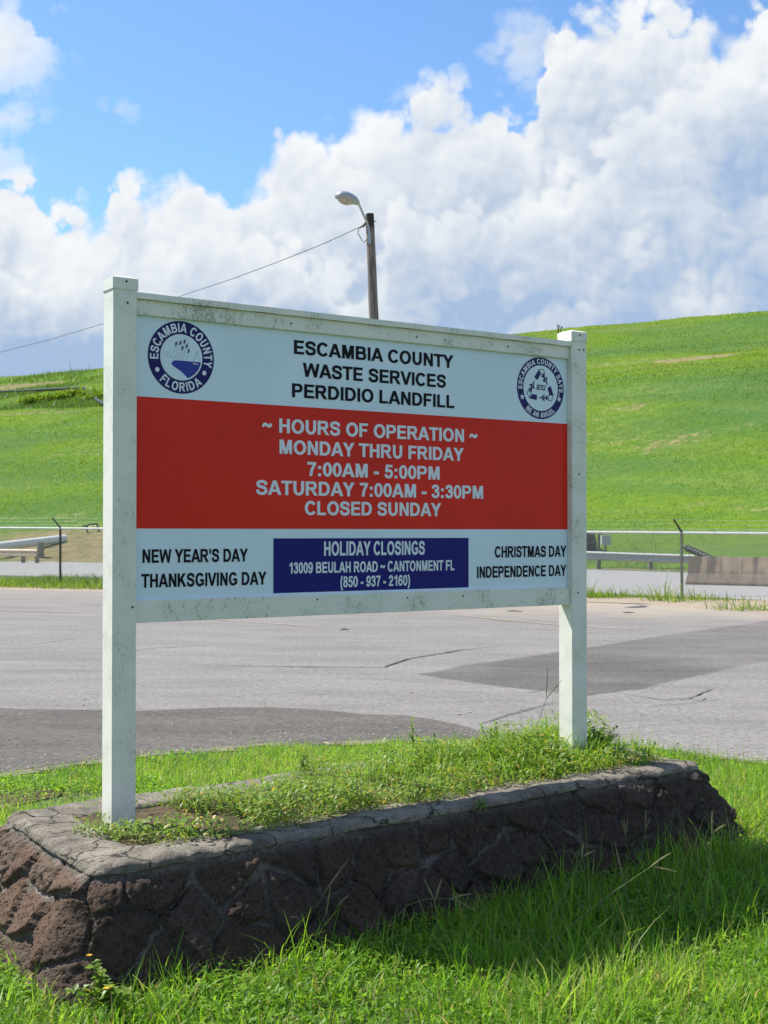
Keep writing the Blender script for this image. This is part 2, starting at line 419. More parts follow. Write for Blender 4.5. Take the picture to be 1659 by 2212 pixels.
M_road = asphalt('asphalt', (.178, .166, .158), (.24, .224, .210), .85)
M_patch = asphalt('dark_asphalt', (.118, .111, .107), (.16, .147, .136), 0, .35, 2)
M_near = asphalt('brown_asphalt', (.105, .095, .087), (.172, .153, .135), 0, .4, 1)
M_road2 = asphalt('pale_asphalt', (.31, .30, .30), (.38, .365, .35), 0, .2)
M_crack = plain('crack', (.045, .042, .042), .95, 0, .3, 20)
M_yellow = plain('faded_yellow_paint', (.42, .33, .22), .9, 0, .2, 9)


def soil_mat(name, cols, sc_=1.):
    m_, q = mat(name); n = q.noise(q.pos, 6 * sc_, 6, .7); n2 = q.noise(q.pos, 45 * sc_, 4, .7)
    c = q.mix(q.ss(n, .32, .68), cols[0], cols[1]); c = q.mix(q.ss(n2, .55, .7), c, cols[2])
    fin(q, c, .95, q.bump(n2, .8, .02)); return m_


M_ground = soil_mat('lawn_soil', ((.075, .10, .025), (.07, .12, .022), (.12, .12, .05)))
M_dirt = soil_mat('sandy_dirt', ((.27, .21, .15), (.36, .29, .215), (.17, .13, .09)), .5)
M_margin = soil_mat('gravelly_margin', ((.20, .165, .12), (.31, .26, .20), (.12, .11, .06)), 2)
M_soil = soil_mat('planter_soil', ((.075, .048, .02), (.13, .09, .042), (.19, .145, .085)), 3)


def hill_mat():
    m_, q = mat('hill_turf')
    al_ = q.vm('DOT_PRODUCT', q.pos, (QY, -QX, 0), out=1); qq = q.vm('DOT_PRODUCT', q.pos, (QX, QY, 0), out=1)
    st = q.comb(q.m('MULTIPLY', al_, .35), qq, 0.)
    n = q.noise(st, .07, 5, .6, .5); n2 = q.noise(q.pos, 1.6, 6, .75); n3 = q.noise(st, .30, 6, .7, .4); n4 = q.noise(q.pos, 4.5, 4, .7)
    c = q.mix(q.ss(n, .38, .60), (.075, .155, .040), (.135, .225, .014))
    c = q.mix(q.m('MULTIPLY', q.ss(n3, .45, .68), .55), c, (.165, .225, .060))
    c = q.mix(q.m('MULTIPLY', q.ss(n2, .60, .40), .38), c, (.055, .12, .030))
    c = q.mix(q.m('MULTIPLY', q.ss(n4, .5, .75), .30), c, (.22, .29, .10))
    br_ = q.m('ADD', q.attr('bare'), q.m('MULTIPLY', q.m('SUBTRACT', n2, .5), 1.5)); br_ = q.m('ADD', br_, q.m('MULTIPLY', q.ss(n3, .66, .78), .40))
    c = q.mix(q.m('MULTIPLY', q.ss(br_, .28, .75), .85), c, q.mix(q.ss(n2, .35, .65), (.17, .135, .065), (.33, .25, .155)))
    fin(q, c, .95, q.bump(n2, .7, .18), spec=.05); return m_


M_hill = hill_mat()


def stone_mat():
    m_, q = mat('iron_stone'); sid = q.attr('stone'); mor = q.attr('mortar')
    r = q.n.new('ShaderNodeValToRGB'); q.put(r.inputs[0], sid); e_ = r.color_ramp.elements
    e_[0].color = (.058, .042, .033, 1); e_[1].color = (.155, .110, .078, 1)
    k = e_.new(.35); k.color = (.140, .082, .052, 1); k = e_.new(.7); k.color = (.090, .068, .054, 1)
    n = q.noise(q.pos, 26, 6, .7); n2 = q.noise(q.pos, 90, 4, .7); pit = q.vor(q.vm('ADD', q.pos, q.vm('SCALE', q.noise(q.pos, 30, 3, out=1), scale=.02)), 60, 'F1')
    c = q.mix(q.ss(n, .35, .7), r.outputs[0], (.125, .080, .054)); c = q.mix(q.m('MULTIPLY', q.ss(n, .48, .25), .6), c, (.03, .022, .02))
    c = q.mix(q.m('MULTIPLY', q.ss(n2, .66, .74), .6), c, (.34, .29, .24))
    mc = q.mix(q.ss(n, .35, .65), (.12, .105, .088), (.23, .20, .165))
    mc = q.mix(q.ss(n2, .55, .7), mc, (.09, .08, .07))
    blk = q.m('MULTIPLY', q.attr('tone_mask'), q.ss(q.noise(q.pos, 3.5, 4, .6), .25, .55, .45, .85))  # makes stones and mortar darker on the front-facing wall, unevenly
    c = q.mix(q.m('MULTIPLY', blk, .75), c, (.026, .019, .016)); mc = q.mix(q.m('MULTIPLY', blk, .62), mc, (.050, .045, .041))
    h = q.m('ADD', q.m('MULTIPLY', q.ss(pit, .0, .45), .7), q.m('MULTIPLY', n2, .6))
    fin(q, q.mix(mor, c, mc), .9, q.bump(h, 1., .016), spec=.3); return m_


def coping_mat():
    m_, q = mat('old_mortar'); n = q.noise(q.pos, 9, 6, .65, .3); n2 = q.noise(q.pos, 70, 5, .7); n3 = q.noise(q.vm('MULTIPLY', q.pos, (1, 1, 3)), 22, 4, .6, 1.)
    c = q.mix(q.ss(n, .3, .7), (.15, .13, .104), (.30, .265, .212)); c = q.mix(q.ss(n2, .55, .72), c, (.11, .09, .072))
    n4 = q.noise(q.pos, 3.2, 6, .7); c = q.mix(q.m('MULTIPLY', q.ss(n4, .5, .68), .65), c, (.075, .066, .055)); c = q.mix(q.m('MULTIPLY', q.ss(n3, .56, .66), .75), c, (.055, .048, .04)); n5 = q.noise(q.pos, 150, 3, .7); c = q.mix(q.m('MULTIPLY', q.ss(n5, .55, .7), .35), c, (.36, .32, .27))
    ck = q.vor(q.vm('ADD', q.pos, q.vm('SCALE', q.noise(q.pos, 9, 4, .65, out=1), scale=.12)), 3.6, 'DISTANCE_TO_EDGE'); c = q.mix(q.m('MULTIPLY', q.ss(ck, .014, .004), .85), c, (.03, .026, .022))
    fin(q, c, .92, q.bump(q.m('ADD', q.m('ADD', n3, n2), q.ss(ck, .0, .02)), .9, .012), spec=.2); return m_


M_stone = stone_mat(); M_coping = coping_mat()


def barrier_mat():
    m_, q = mat('stained_concrete'); o_ = q.xyz(q.obj)
    st = q.noise(q.vm('MULTIPLY', q.obj, (3.2, 3.2, .25)), 1.3, 5, .6); n = q.noise(q.obj, 5, 6, .7)
    c = q.mix(q.ss(n, .3, .7), (.33, .245, .155), (.44, .335, .22)); c = q.mix(q.m('MULTIPLY', q.ss(st, .45, .62), .8), c, (.085, .066, .05))
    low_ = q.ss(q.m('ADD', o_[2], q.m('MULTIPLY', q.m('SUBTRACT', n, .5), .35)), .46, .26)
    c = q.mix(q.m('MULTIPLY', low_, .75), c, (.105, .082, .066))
    fin(q, c, .9, q.bump(n, .4, .02)); return m_


M_barrier = barrier_mat()
M_pipe = plain('grey_plastic_pipe', (.70, .71, .65), .5, 0, .10, 6)
M_pole = wood_pole()
M_lamp = plain('lamp_grey', (.40, .42, .44), .35, .3, .08, 6)
M_lens = plain('lamp_lens', (.45, .42, .32), .15, 0, .2, 9, spec=.7)
GREEN = [(0., (.06, .13, .012)), (.3, (.118, .255, .016)), (.6, (.172, .335, .024)), (.85, (.25, .39, .055)), (.95, (.30, .26, .11)), (1., (.36, .28, .14))]
M_grass = leaf_mat('grass_blade', GREEN, (2.0, 1.8, 1.2), .5)
M_leaf = leaf_mat('weed_leaf', [(0., (.08, .155, .02)), (.4, (.14, .25, .03)), (.75, (.21, .31, .055)), (.93, (.30, .30, .06)), (1., (.42, .30, .07))], (2.0, 1.8, 1.), .38, .5)
M_hgrass = leaf_mat('hill_grass', [(0., (.06, .12, .025)), (.3, (.105, .195, .026)), (.65, (.165, .26, .022)), (.86, (.22, .29, .06)), (1., (.32, .235, .12))], (1.9, 1.7, 1.), .4, .2)
M_stalk = leaf_mat('seed_stalk', [(0., (.10, .15, .04)), (.5, (.16, .19, .06)), (1., (.24, .19, .10))], (1.5, 1.4, 1.), .2)
M_dleaf = leaf_mat('dark_leaf', [(0., (.018, .042, .012)), (.6, (.038, .075, .018)), (1., (.09, .13, .035))], (1.6, 1.5, 1.), .3, .5)

# ------------------------------------------------------------------ ground, roads, hill
def grid_obj(name, xs, ys, hf, m_, smooth=True):
    X, Y = np.meshgrid(xs, ys); Z = np.array([hf(a, c) for a, c in zip(X.ravel(), Y.ravel())])
    nx, ny = len(xs), len(ys); i = np.arange(nx * ny).reshape(ny, nx)
    f_ = np.stack([i[:-1, :-1], i[:-1, 1:], i[1:, 1:], i[1:, :-1]], -1).reshape(-1, 4)
    return from_arrays(name, np.stack([X.ravel(), Y.ravel(), Z], -1), f_, m_, smooth=smooth)


gx = np.concatenate([[-1500, -700, -300, -120], np.arange(-60, 60.1, 2), [120, 300, 700, 1500]])
gy = np.concatenate([[-1500, -500, -150, -40], np.arange(-10, 60, 1.5), [70, 90, 130, 200, 400, 900, 1800]])
ground = grid_obj('ground', gx, gy, lambda x, y: (.02 * min(max(fq(x, y) - 34, 0), 14) if y < 75 else .28) - .002, M_ground)
ground['kind'] = 'structure'
hx = np.concatenate([np.arange(-260, -60, 8), np.arange(-60, 70, 1.3), np.arange(70, 280, 8)])
hy = np.concatenate([np.arange(28, 180, 1.3), np.arange(180, 420, 8)])
hill = grid_obj('hill', hx, hy, lambda x, y: terrain(x, y) + (.012 if fq(x, y) > 46.9 else -.5), M_hill)
hill['kind'] = 'structure'
# worn and dug places on the slope: bare soil along these lines, seen in the photo and set on the ground
bare_px = [([(1468, 780), (1500, 776), (1533, 772)], 1.7, 1.1), ([(1270, 985), (1310, 972), (1350, 962)], 1.6, .34), ([(1400, 968), (1450, 955), (1490, 948)], .9, .6), ([(1490, 948), (1560, 928), (1659, 916)], .7, .36),
           ([(1285, 792), (1330, 786)], 1.1, .5), ([(1345, 788), (1400, 778)], 1.0, .45), ([(1570, 758), (1640, 752)], .9, .4), ([(1360, 880), (1372, 880)], 1., .6), ([(1490, 1092), (1515, 1094)], .6, .5), ([(1560, 1090), (1590, 1092)], .6, .45), ([(1630, 1092), (1659, 1104)], .8, .45),
           ([(1270, 940), (1340, 890), (1420, 850)], 3.2, .28), ([(0, 838), (60, 834), (115, 828)], 1.8, .75), ([(0, 898), (60, 893), (140, 891)], 1.5, .5), ([(105, 988), (150, 980), (215, 978)], 1., .42), ([(132, 1116), (145, 1114)], .6, .6), ([(165, 1117), (185, 1115)], .6, .6),
           ([(90, 1170), (140, 1180), (220, 1170), (400, 1172)], 2.8, .95), ([(150, 1195), (220, 1195), (500, 1196)], 2.4, .95), ([(-60, 1160), (60, 1158)], 1.2, .6)]
hco = np.zeros(len(hill.data.vertices) * 3, np.float32); hill.data.vertices.foreach_get('co', hco); hco = hco.reshape(-1, 3)
bare_v = np.zeros(len(hco))
for line_, rad_, amt_ in bare_px:
    w_ = [np.array(on_terrain(*q)) for q in line_]
    for a_, c_ in zip(w_, w_[1:]):
        d_ = c_ - a_; t_ = np.clip(((hco - a_) @ d_) / max(d_ @ d_, 1e-6), 0, 1); dd_ = np.linalg.norm(hco - (a_ + t_[:, None] * d_), axis=1)
        bare_v = np.maximum(bare_v, amt_ * np.clip(1.4 - dd_ / (rad_ * 1.35), 0, 1))
at_ = hill.data.attributes.new('bare', 'FLOAT', 'POINT'); at_.data.foreach_set('value', bare_v.astype(np.float32))


def tz(dz): return lambda x, y: .02 * min(max(fq(x, y) - 34, 0), 14) + dz
def qpt(q, t):                                   # a point by its distance q and its place t along the fence direction
    return (QX * q + QY * t, QY * q - QX * t)


near_px = [(0, 1677), (110, 1660), (218, 1646), (298, 1636), (420, 1626), (549, 1614)]
nearedge = [at_z(*q) for q in near_px] + [Vector((0., 9.95, 0)), Vector((.9, 9.98, 0)), at_z(1334, 1610), at_z(1480, 1628), at_z(1659, 1652)]
nearedge = [Vector((-30, -6, 0)), Vector((-12, 3.5, 0)), Vector((-5.5, 7., 0))] + nearedge + [Vector((5.5, 7.2, 0)), Vector((12, 4, 0)), Vector((30, -4, 0))]
ne = wobble(nearedge, .10, .12, False, 3)
far = wobble([qpt(28.8, 60), qpt(26.5, 20), qpt(26.0, -2.8), qpt(27.6, -5.2), qpt(28.9, -8), qpt(28.7, -40), qpt(28.8, -90)], .35, .6, False, 5)
road = sheet('road', ne + far, .004, M_road)
shoulder = sheet('dirt_shoulder', wobble([qpt(25.5, 60), qpt(25.3, 10), qpt(25.3, -12), qpt(25.5, -60), qpt(31.2, -60), qpt(30.6, -18), qpt(31.6, -8), qpt(32.4, 5), qpt(32.4, 60)], .3, .6, True, 8), .002, M_dirt)
r2n = [on_terrain(-300, 1238), on_terrain(0, 1243), on_terrain(220, 1249), on_terrain(800, 1268), on_terrain(1290, 1283), on_terrain(1659, 1297), on_terrain(2400, 1330)]
r2f = [on_terrain(2400, 1268), on_terrain(1659, 1244), on_terrain(1290, 1231), on_terrain(800, 1223), on_terrain(220, 1216), on_terrain(0, 1211), on_terrain(-300, 1204)]
road2 = sheet('access_road', [(p.x, p.y) for p in r2n + r2f], tz(.006), M_road2)
vb = [on_terrain(-300, 1203), on_terrain(0, 1209), on_terrain(220, 1214), on_terrain(800, 1221), on_terrain(1290, 1229), on_terrain(1500, 1236), on_terrain(1659, 1241)]
vt = [on_terrain(1659, 1236), on_terrain(1290, 1222), on_terrain(220, 1203), on_terrain(-300, 1196)]
sheet('dirt_verge', [(p.x, p.y) for p in vb + vt], tz(.003), M_dirt)
wp_ = [at_z(*q) for q in ((-260, 1740), (-40, 1722), (90, 1708), (150, 1716), (60, 1738), (-120, 1765))]
sheet('worn_earth', wobble(wp_, .09, .15, True, 12), .006, M_soil)
# darker asphalt
pn = [(-500, 1545), (-200, 1528), (0, 1530), (150, 1533), (295, 1536), (484, 1528), (590, 1529), (682, 1533), (788, 1543), (881, 1546), (934, 1553), (1023, 1572), (1072, 1592), (1110, 1606)]
pn = [at_z(*q) for q in pn]
sheet('road_patch', wobble(pn, .05, .12, False, 2) + [(1.0, 9.93), (0., 9.9)] + [tuple(at_z(*q).to_2d() + Vector((0, .05))) for q in near_px[::-1]] + [(-5, 7.6)], .008, M_near, inset=.07)
pm = [(895, 1457), (1000, 1437), (1190, 1410), (1390, 1378), (1659, 1340), (2300, 1300), (2300, 1385), (1659, 1432), (1570, 1450), (1490, 1468), (1400, 1487), (1310, 1500), (1265, 1505), (1190, 1498), (1070, 1485), (945, 1467)]
sheet('road_patch', wobble([at_z(*q) for q in pm], .07, .5, True, 4), .008, M_patch, inset=.17)


mg = wobble([Vector((q[0], q[1] + .07, 0)) for q in ne[::4]], .09, .12, False, 33) + wobble([Vector((q[0], q[1] - .12, 0)) for q in ne[::-4]], .05, .12, False, 34)
_q = G(M_margin.node_tree); _q.p = next(n for n in _q.n if n.type == 'BSDF_PRINCIPLED'); _o = next(n for n in _q.n if n.type == 'OUTPUT_MATERIAL')
_tb = _q.n.new('ShaderNodeBsdfTransparent'); _mx = _q.n.new('ShaderNodeMixShader'); _gp = _q.n.new('ShaderNodeNewGeometry').outputs['Position']
_q.put(_mx.inputs[0], _q.ss(_q.noise(_gp, 3.2, 6, .72), .44, .60)); _q.l.new(_tb.outputs[0], _mx.inputs[1]); _q.l.new(_q.p.outputs[0], _mx.inputs[2]); _q.l.new(_mx.outputs[0], _o.inputs[0])
sheet('dirt_margin', mg, .0115, M_margin)


def strip(mb, px, wd, z, seed=0, amp=.03, px_in=True, step=.06):
    pts_ = wobble([at_z(*q) if px_in else Vector(q + (0,)) for q in px], amp, step, False, seed); n = len(pts_); vs_ = []
    for i, q in enumerate(pts_):
        a = Vector(pts_[max(i - 1, 0)]); c = Vector(pts_[min(i + 1, n - 1)]); d = (c - a).normalized(); nn = Vector((-d.y, d.x))
        wv_ = wd * (.5 + .9 * abs(mnoise.noise((q[0] * 5, q[1] * 5, seed + 3)))) * min(1, .2 + 4 * min(i, n - 1 - i) / n)
        vs_ += [(q[0] + nn.x * wv_ / 2, q[1] + nn.y * wv_ / 2, z), (q[0] - nn.x * wv_ / 2, q[1] - nn.y * wv_ / 2, z)]
    mb.add(vs_, [(2 * i, 2 * i + 1, 2 * i + 3, 2 * i + 2) for i in range(n - 1)])


cracks = [([(420, 1437), (545, 1441), (700, 1442), (830, 1443), (880, 1425), (1000, 1405), (1090, 1396)], .045), ([(1025, 1570), (1100, 1546), (1205, 1517)], .022),
          ([(1348, 1502), (1436, 1514), (1486, 1511), (1517, 1498), (1547, 1489)], .024), ([(1486, 1512), (1513, 1516), (1527, 1509)], .018),
          ([(250, 1410), (330, 1402), (480, 1392)], .03), ([(1390, 1530), (1480, 1522), (1560, 1512)], .012), ([(1140, 1500), (1175, 1490)], .018),
          ([(0, 1452), (120, 1449), (215, 1452)], .02), ([(60, 1395), (180, 1378)], .02)]
mb = MB()
for i, (c_, wd) in enumerate(cracks): strip(mb, c_, wd, .0125, i * 7, .025)
o = mb.build('road_crack', M_crack); o['kind'] = 'structure'
mb = MB()
for i, (c_, wd) in enumerate([([(-200, 1316), (0, 1319), (220, 1325)], .10), ([(380, 1334), (560, 1346), (700, 1357)], .07), ([(960, 1327), (1100, 1342), (1270, 1356), (1420, 1362)], .09), ([(1120, 1356), (1300, 1368)], .06)]):
    strip(mb, c_, wd, .0145, i * 5 + 50, .06, step=.3)
o = mb.build('road_marking', M_yellow); o['kind'] = 'structure'

# ------------------------------------------------------------------ the sign
SA, SX, SY, PW, SW = .6046, -1.0261, 5.3747, .1047, 2.44
sign = empty('information_sign', (SX, SY, 0), 'white framed landfill sign with red hours band standing in the stone planter', 'sign', rz=SA)
su = Vector((math.cos(SA), math.sin(SA), 0)); sb_ = Vector((-math.sin(SA), math.cos(SA), 0)); so = Vector((SX, SY, 0))
PY = .034                                        # the panel lies 34 mm behind the front of the posts
def pp(px, py, yl=PY):                           # a photo pixel on the panel, in the sign's own s and z
    d = ray(px, py); c0 = Vector((0, 0, CAMH)); n = sb_
    t = (yl - (c0 - so).dot(n)) / d.dot(n); h = c0 + d * t
    return ((h - so).dot(su), h.z)
def zc(zx, zy, sc_, ox, oy): return ((zx / sc_ + ox) / 1.8227, (zy / sc_ + oy) / 1.8227)


ZT, ZB = 2.602, 1.226
for k, (s0, z0, z1) in enumerate(((-PW, .30, 2.628), (SW, .34, 2.628))):
    post = MB().box(s0, s0 + PW, 0, PW, z0, z1).build('post', M_post, sign, bevel=.0025)
    e_ = .004; zb_, zt_ = z1 + .0005, z1 + .033
    cb = MB(); a0, a1, b0, b1 = s0 - e_, s0 + PW + e_, -e_, PW + e_; cx_, cy_ = (a0 + a1) / 2, (b0 + b1) / 2
    cb.add([(a0, b0, zb_ - .022), (a1, b0, zb_ - .022), (a1, b1, zb_ - .022), (a0, b1, zb_ - .022), (a0, b0, zt_ - .006), (a1, b0, zt_ - .006), (a1, b1, zt_ - .006), (a0, b1, zt_ - .006),
            (a0 + .02, b0 + .02, zt_ + .004), (a1 - .02, b0 + .02, zt_ + .004), (a1 - .02, b1 - .02, zt_ + .004), (a0 + .02, b1 - .02, zt_ + .004)],
           [(0, 3, 2, 1), (0, 1, 5, 4), (1, 2, 6, 5), (2, 3, 7, 6), (3, 0, 4, 7), (4, 5, 9, 8), (5, 6, 10, 9), (6, 7, 11, 10), (7, 4, 8, 11), (8, 9, 10, 11)])
    cb.build('cap', M_cap, post, bevel=.0015)
    for sx_, z_ in (((.055, .012), (.062, -.075), (.088, -1.335)) if k == 0 else ((.055, .010), (.052, -.066), (.085, -.063), (.042, -1.34), (.05, -.72))):
        yy = -e_ if z_ > 0 else 0
        sm = MB(); sm.tube([(s0 + sx_, yy - .002, z1 + z_), (s0 + sx_, yy + .004, z1 + z_)], .0048, 10); sm.build('screw', M_screw, post, True)
tr = MB().box(.0015, SW - .0015, .017, .088, ZT - .090, ZT - .0262).build('top_rail', M_rail, sign, bevel=.002)
lb = MB(); n = 60                                # the ledge board, its lower edge a little ragged
sec = [(.001, ZT), (.104, ZT), (.104, ZT - .026), (.001, ZT - .026)]
rings = []
for i in range(n + 1):
    s_ = .001 + (SW - .002) * i / n; j = mnoise.noise((s_ * 9, 0, 3)) * .003
    rings.append([(s_, .001 + j * .4, ZT + j * .4), (s_, .104, ZT), (s_, .104, ZT - .0255), (s_, .001 + j * .4, ZT - .0255 + j)])
lb.loft(rings).build('ledge_board', M_rail, tr)
br_ = MB().box(.0015, SW - .0015, .017, .088, ZB, ZB + .0925).build('bottom_rail', M_rail, sign, bevel=.002)
for s_ in (.75, 1.45, 1.62, 2.02): sm = MB(); sm.tube([(s_, .015, ZT - .06), (s_, .02, ZT - .06)], .0045, 10); sm.build('screw', M_screw, tr, True)
for px, py in ((685, 1295), (880, 1291), (1000, 1287)):
    s_, z_ = pp(px, py, .017); sm = MB(); sm.tube([(s_, .015, z_), (s_, .02, z_)], .0045, 10); sm.build('screw', M_screw, br_, True)
PZ0, PZ1 = ZB + .0925, ZT - .09
panel = MB().box(.002, SW - .002, PY, PY + .018, PZ0, PZ1).build('panel', M_panel, sign)


def poly(name, pts_, yl, m_, parent, th=.0006):
    """a flat vinyl shape on the panel: an outline in s, z"""
    bm = bmesh.new(); vs_ = [bm.verts.new((a, yl, c)) for a, c in pts_]
    f_ = bm.faces.new(vs_); f_.normal_update()
    if f_.normal.y > 0: f_.normal_flip()
    bmesh.ops.triangulate(bm, faces=[f_]); me = bpy.data.meshes.new(name); bm.to_mesh(me); bm.free()
    return mesh_obj(name, me, m_, parent)
def quad_px(name, ltp, lbp, rtp, rbp, yl, m_, parent):
    A = [pp(*q) for q in (ltp, lbp, rtp, rbp)]; s0 = (A[0][0] + A[1][0]) / 2; s1 = (A[2][0] + A[3][0]) / 2
    z1 = (A[0][1] + A[2][1]) / 2; z0 = (A[1][1] + A[3][1]) / 2
    return poly(name, [(s0, z0), (s1, z0), (s1, z1), (s0, z1)], yl, m_, parent), (s0, s1, z0, z1)


_zt = (pp(292, 857)[1] + pp(1225, 914.6)[1]) / 2; _zb = (pp(292, 1142.5)[1] + pp(1225, 1143)[1]) / 2
red = poly('red_band', [(.0025, _zb), (SW - .0025, _zb), (SW - .0025, _zt), (.0025, _zt)], PY - .0008, M_red, sign)
blue, _ = quad_px('blue_band', zc(1048, 115, 1.8852, 520, 2060), zc(1048, 521, 1.8852, 520, 2060), zc(802, 102, 1.8033, 1400, 2060), zc(802, 455, 1.8033, 1400, 2060), PY - .0008, M_blue, sign)


# letters drawn as bold sans capitals: each a few strokes, cap height 1
def _rect(x0, y0, x1, y1): return [(x0, y0), (x1, y0), (x1, y1), (x0, y1)]
def _arc(cx_, cy_, rx, ry, a0, a1, n=28): return [(cx_ + rx * math.cos(R(a0 + (a1 - a0) * i / n)), cy_ + ry * math.sin(R(a0 + (a1 - a0) * i / n))) for i in range(n + 1)]
def _strip(a, c): return ('strip', a, c)
def _ring(cx_, cy_, rx, ry, ix, iy, a0=0, a1=360): return _strip(_arc(cx_, cy_, rx, ry, a0, a1, 40), _arc(cx_, cy_, ix, iy, a0, a1, 40))
def _bowl(y0, y1, wd, t=.2, h=.165):
    cy_ = (y0 + y1) / 2; hy_ = (y1 - y0) / 2; xo = wd - hy_ * .92; xi = xo - .02
    return _strip([(0, y1)] + _arc(xo, cy_, wd - xo, hy_, 90, -90) + [(0, y0)], [(0, y1 - h)] + _arc(xi, cy_, wd - t - xi, hy_ - h, 90, -90) + [(0, y0 + h)])
def _stroke(pts_, wd):
    P_ = [pts_[0]] + list(pts_) + [pts_[-1]]; c_ = []
    for i in range(1, len(P_) - 2):
        p0, p1, p2, p3 = (np.array(P_[i + k], float) for k in (-1, 0, 1, 2))
        for t in np.linspace(0, 1, 7)[: -1 if i < len(P_) - 3 else None]:
            c_.append(.5 * (2 * p1 + (p2 - p0) * t + (2 * p0 - 5 * p1 + 4 * p2 - p3) * t * t + (3 * p1 - p0 - 3 * p2 + p3) * t ** 3))
    a, c = [], []
    for i, q in enumerate(c_):
        d = c_[min(i + 1, len(c_) - 1)] - c_[max(i - 1, 0)]; d = d / max(np.hypot(*d), 1e-6); n_ = np.array([-d[1], d[0]]) * wd / 2
        a.append(tuple(q + n_)); c.append(tuple(q - n_))
    return _strip(a, c)
def _mir(p_, w_): return [(w_ - a, c) for a, c in p_]
_A = [(0, 0), (.215, 0), (.49, .76), (.49, 1), (.38, 1)]; _V = [(0, 1), (.215, 1), (.465, .25), (.465, 0), (.36, 0)]; _Y = [(0, 1), (.235, 1), (.46, .62), (.46, .38), (.36, .40)]
_six = [_ring(.34, .33, .335, .345, .145, .19), _stroke([(.10, .34), (.11, .56), (.19, .82), (.36, .925), (.52, .88), (.585, .76)], .18)]
def _rot(p_): return ('strip', [(.68 - a, 1 - c) for a, c in p_[1]], [(.68 - a, 1 - c) for a, c in p_[2]])
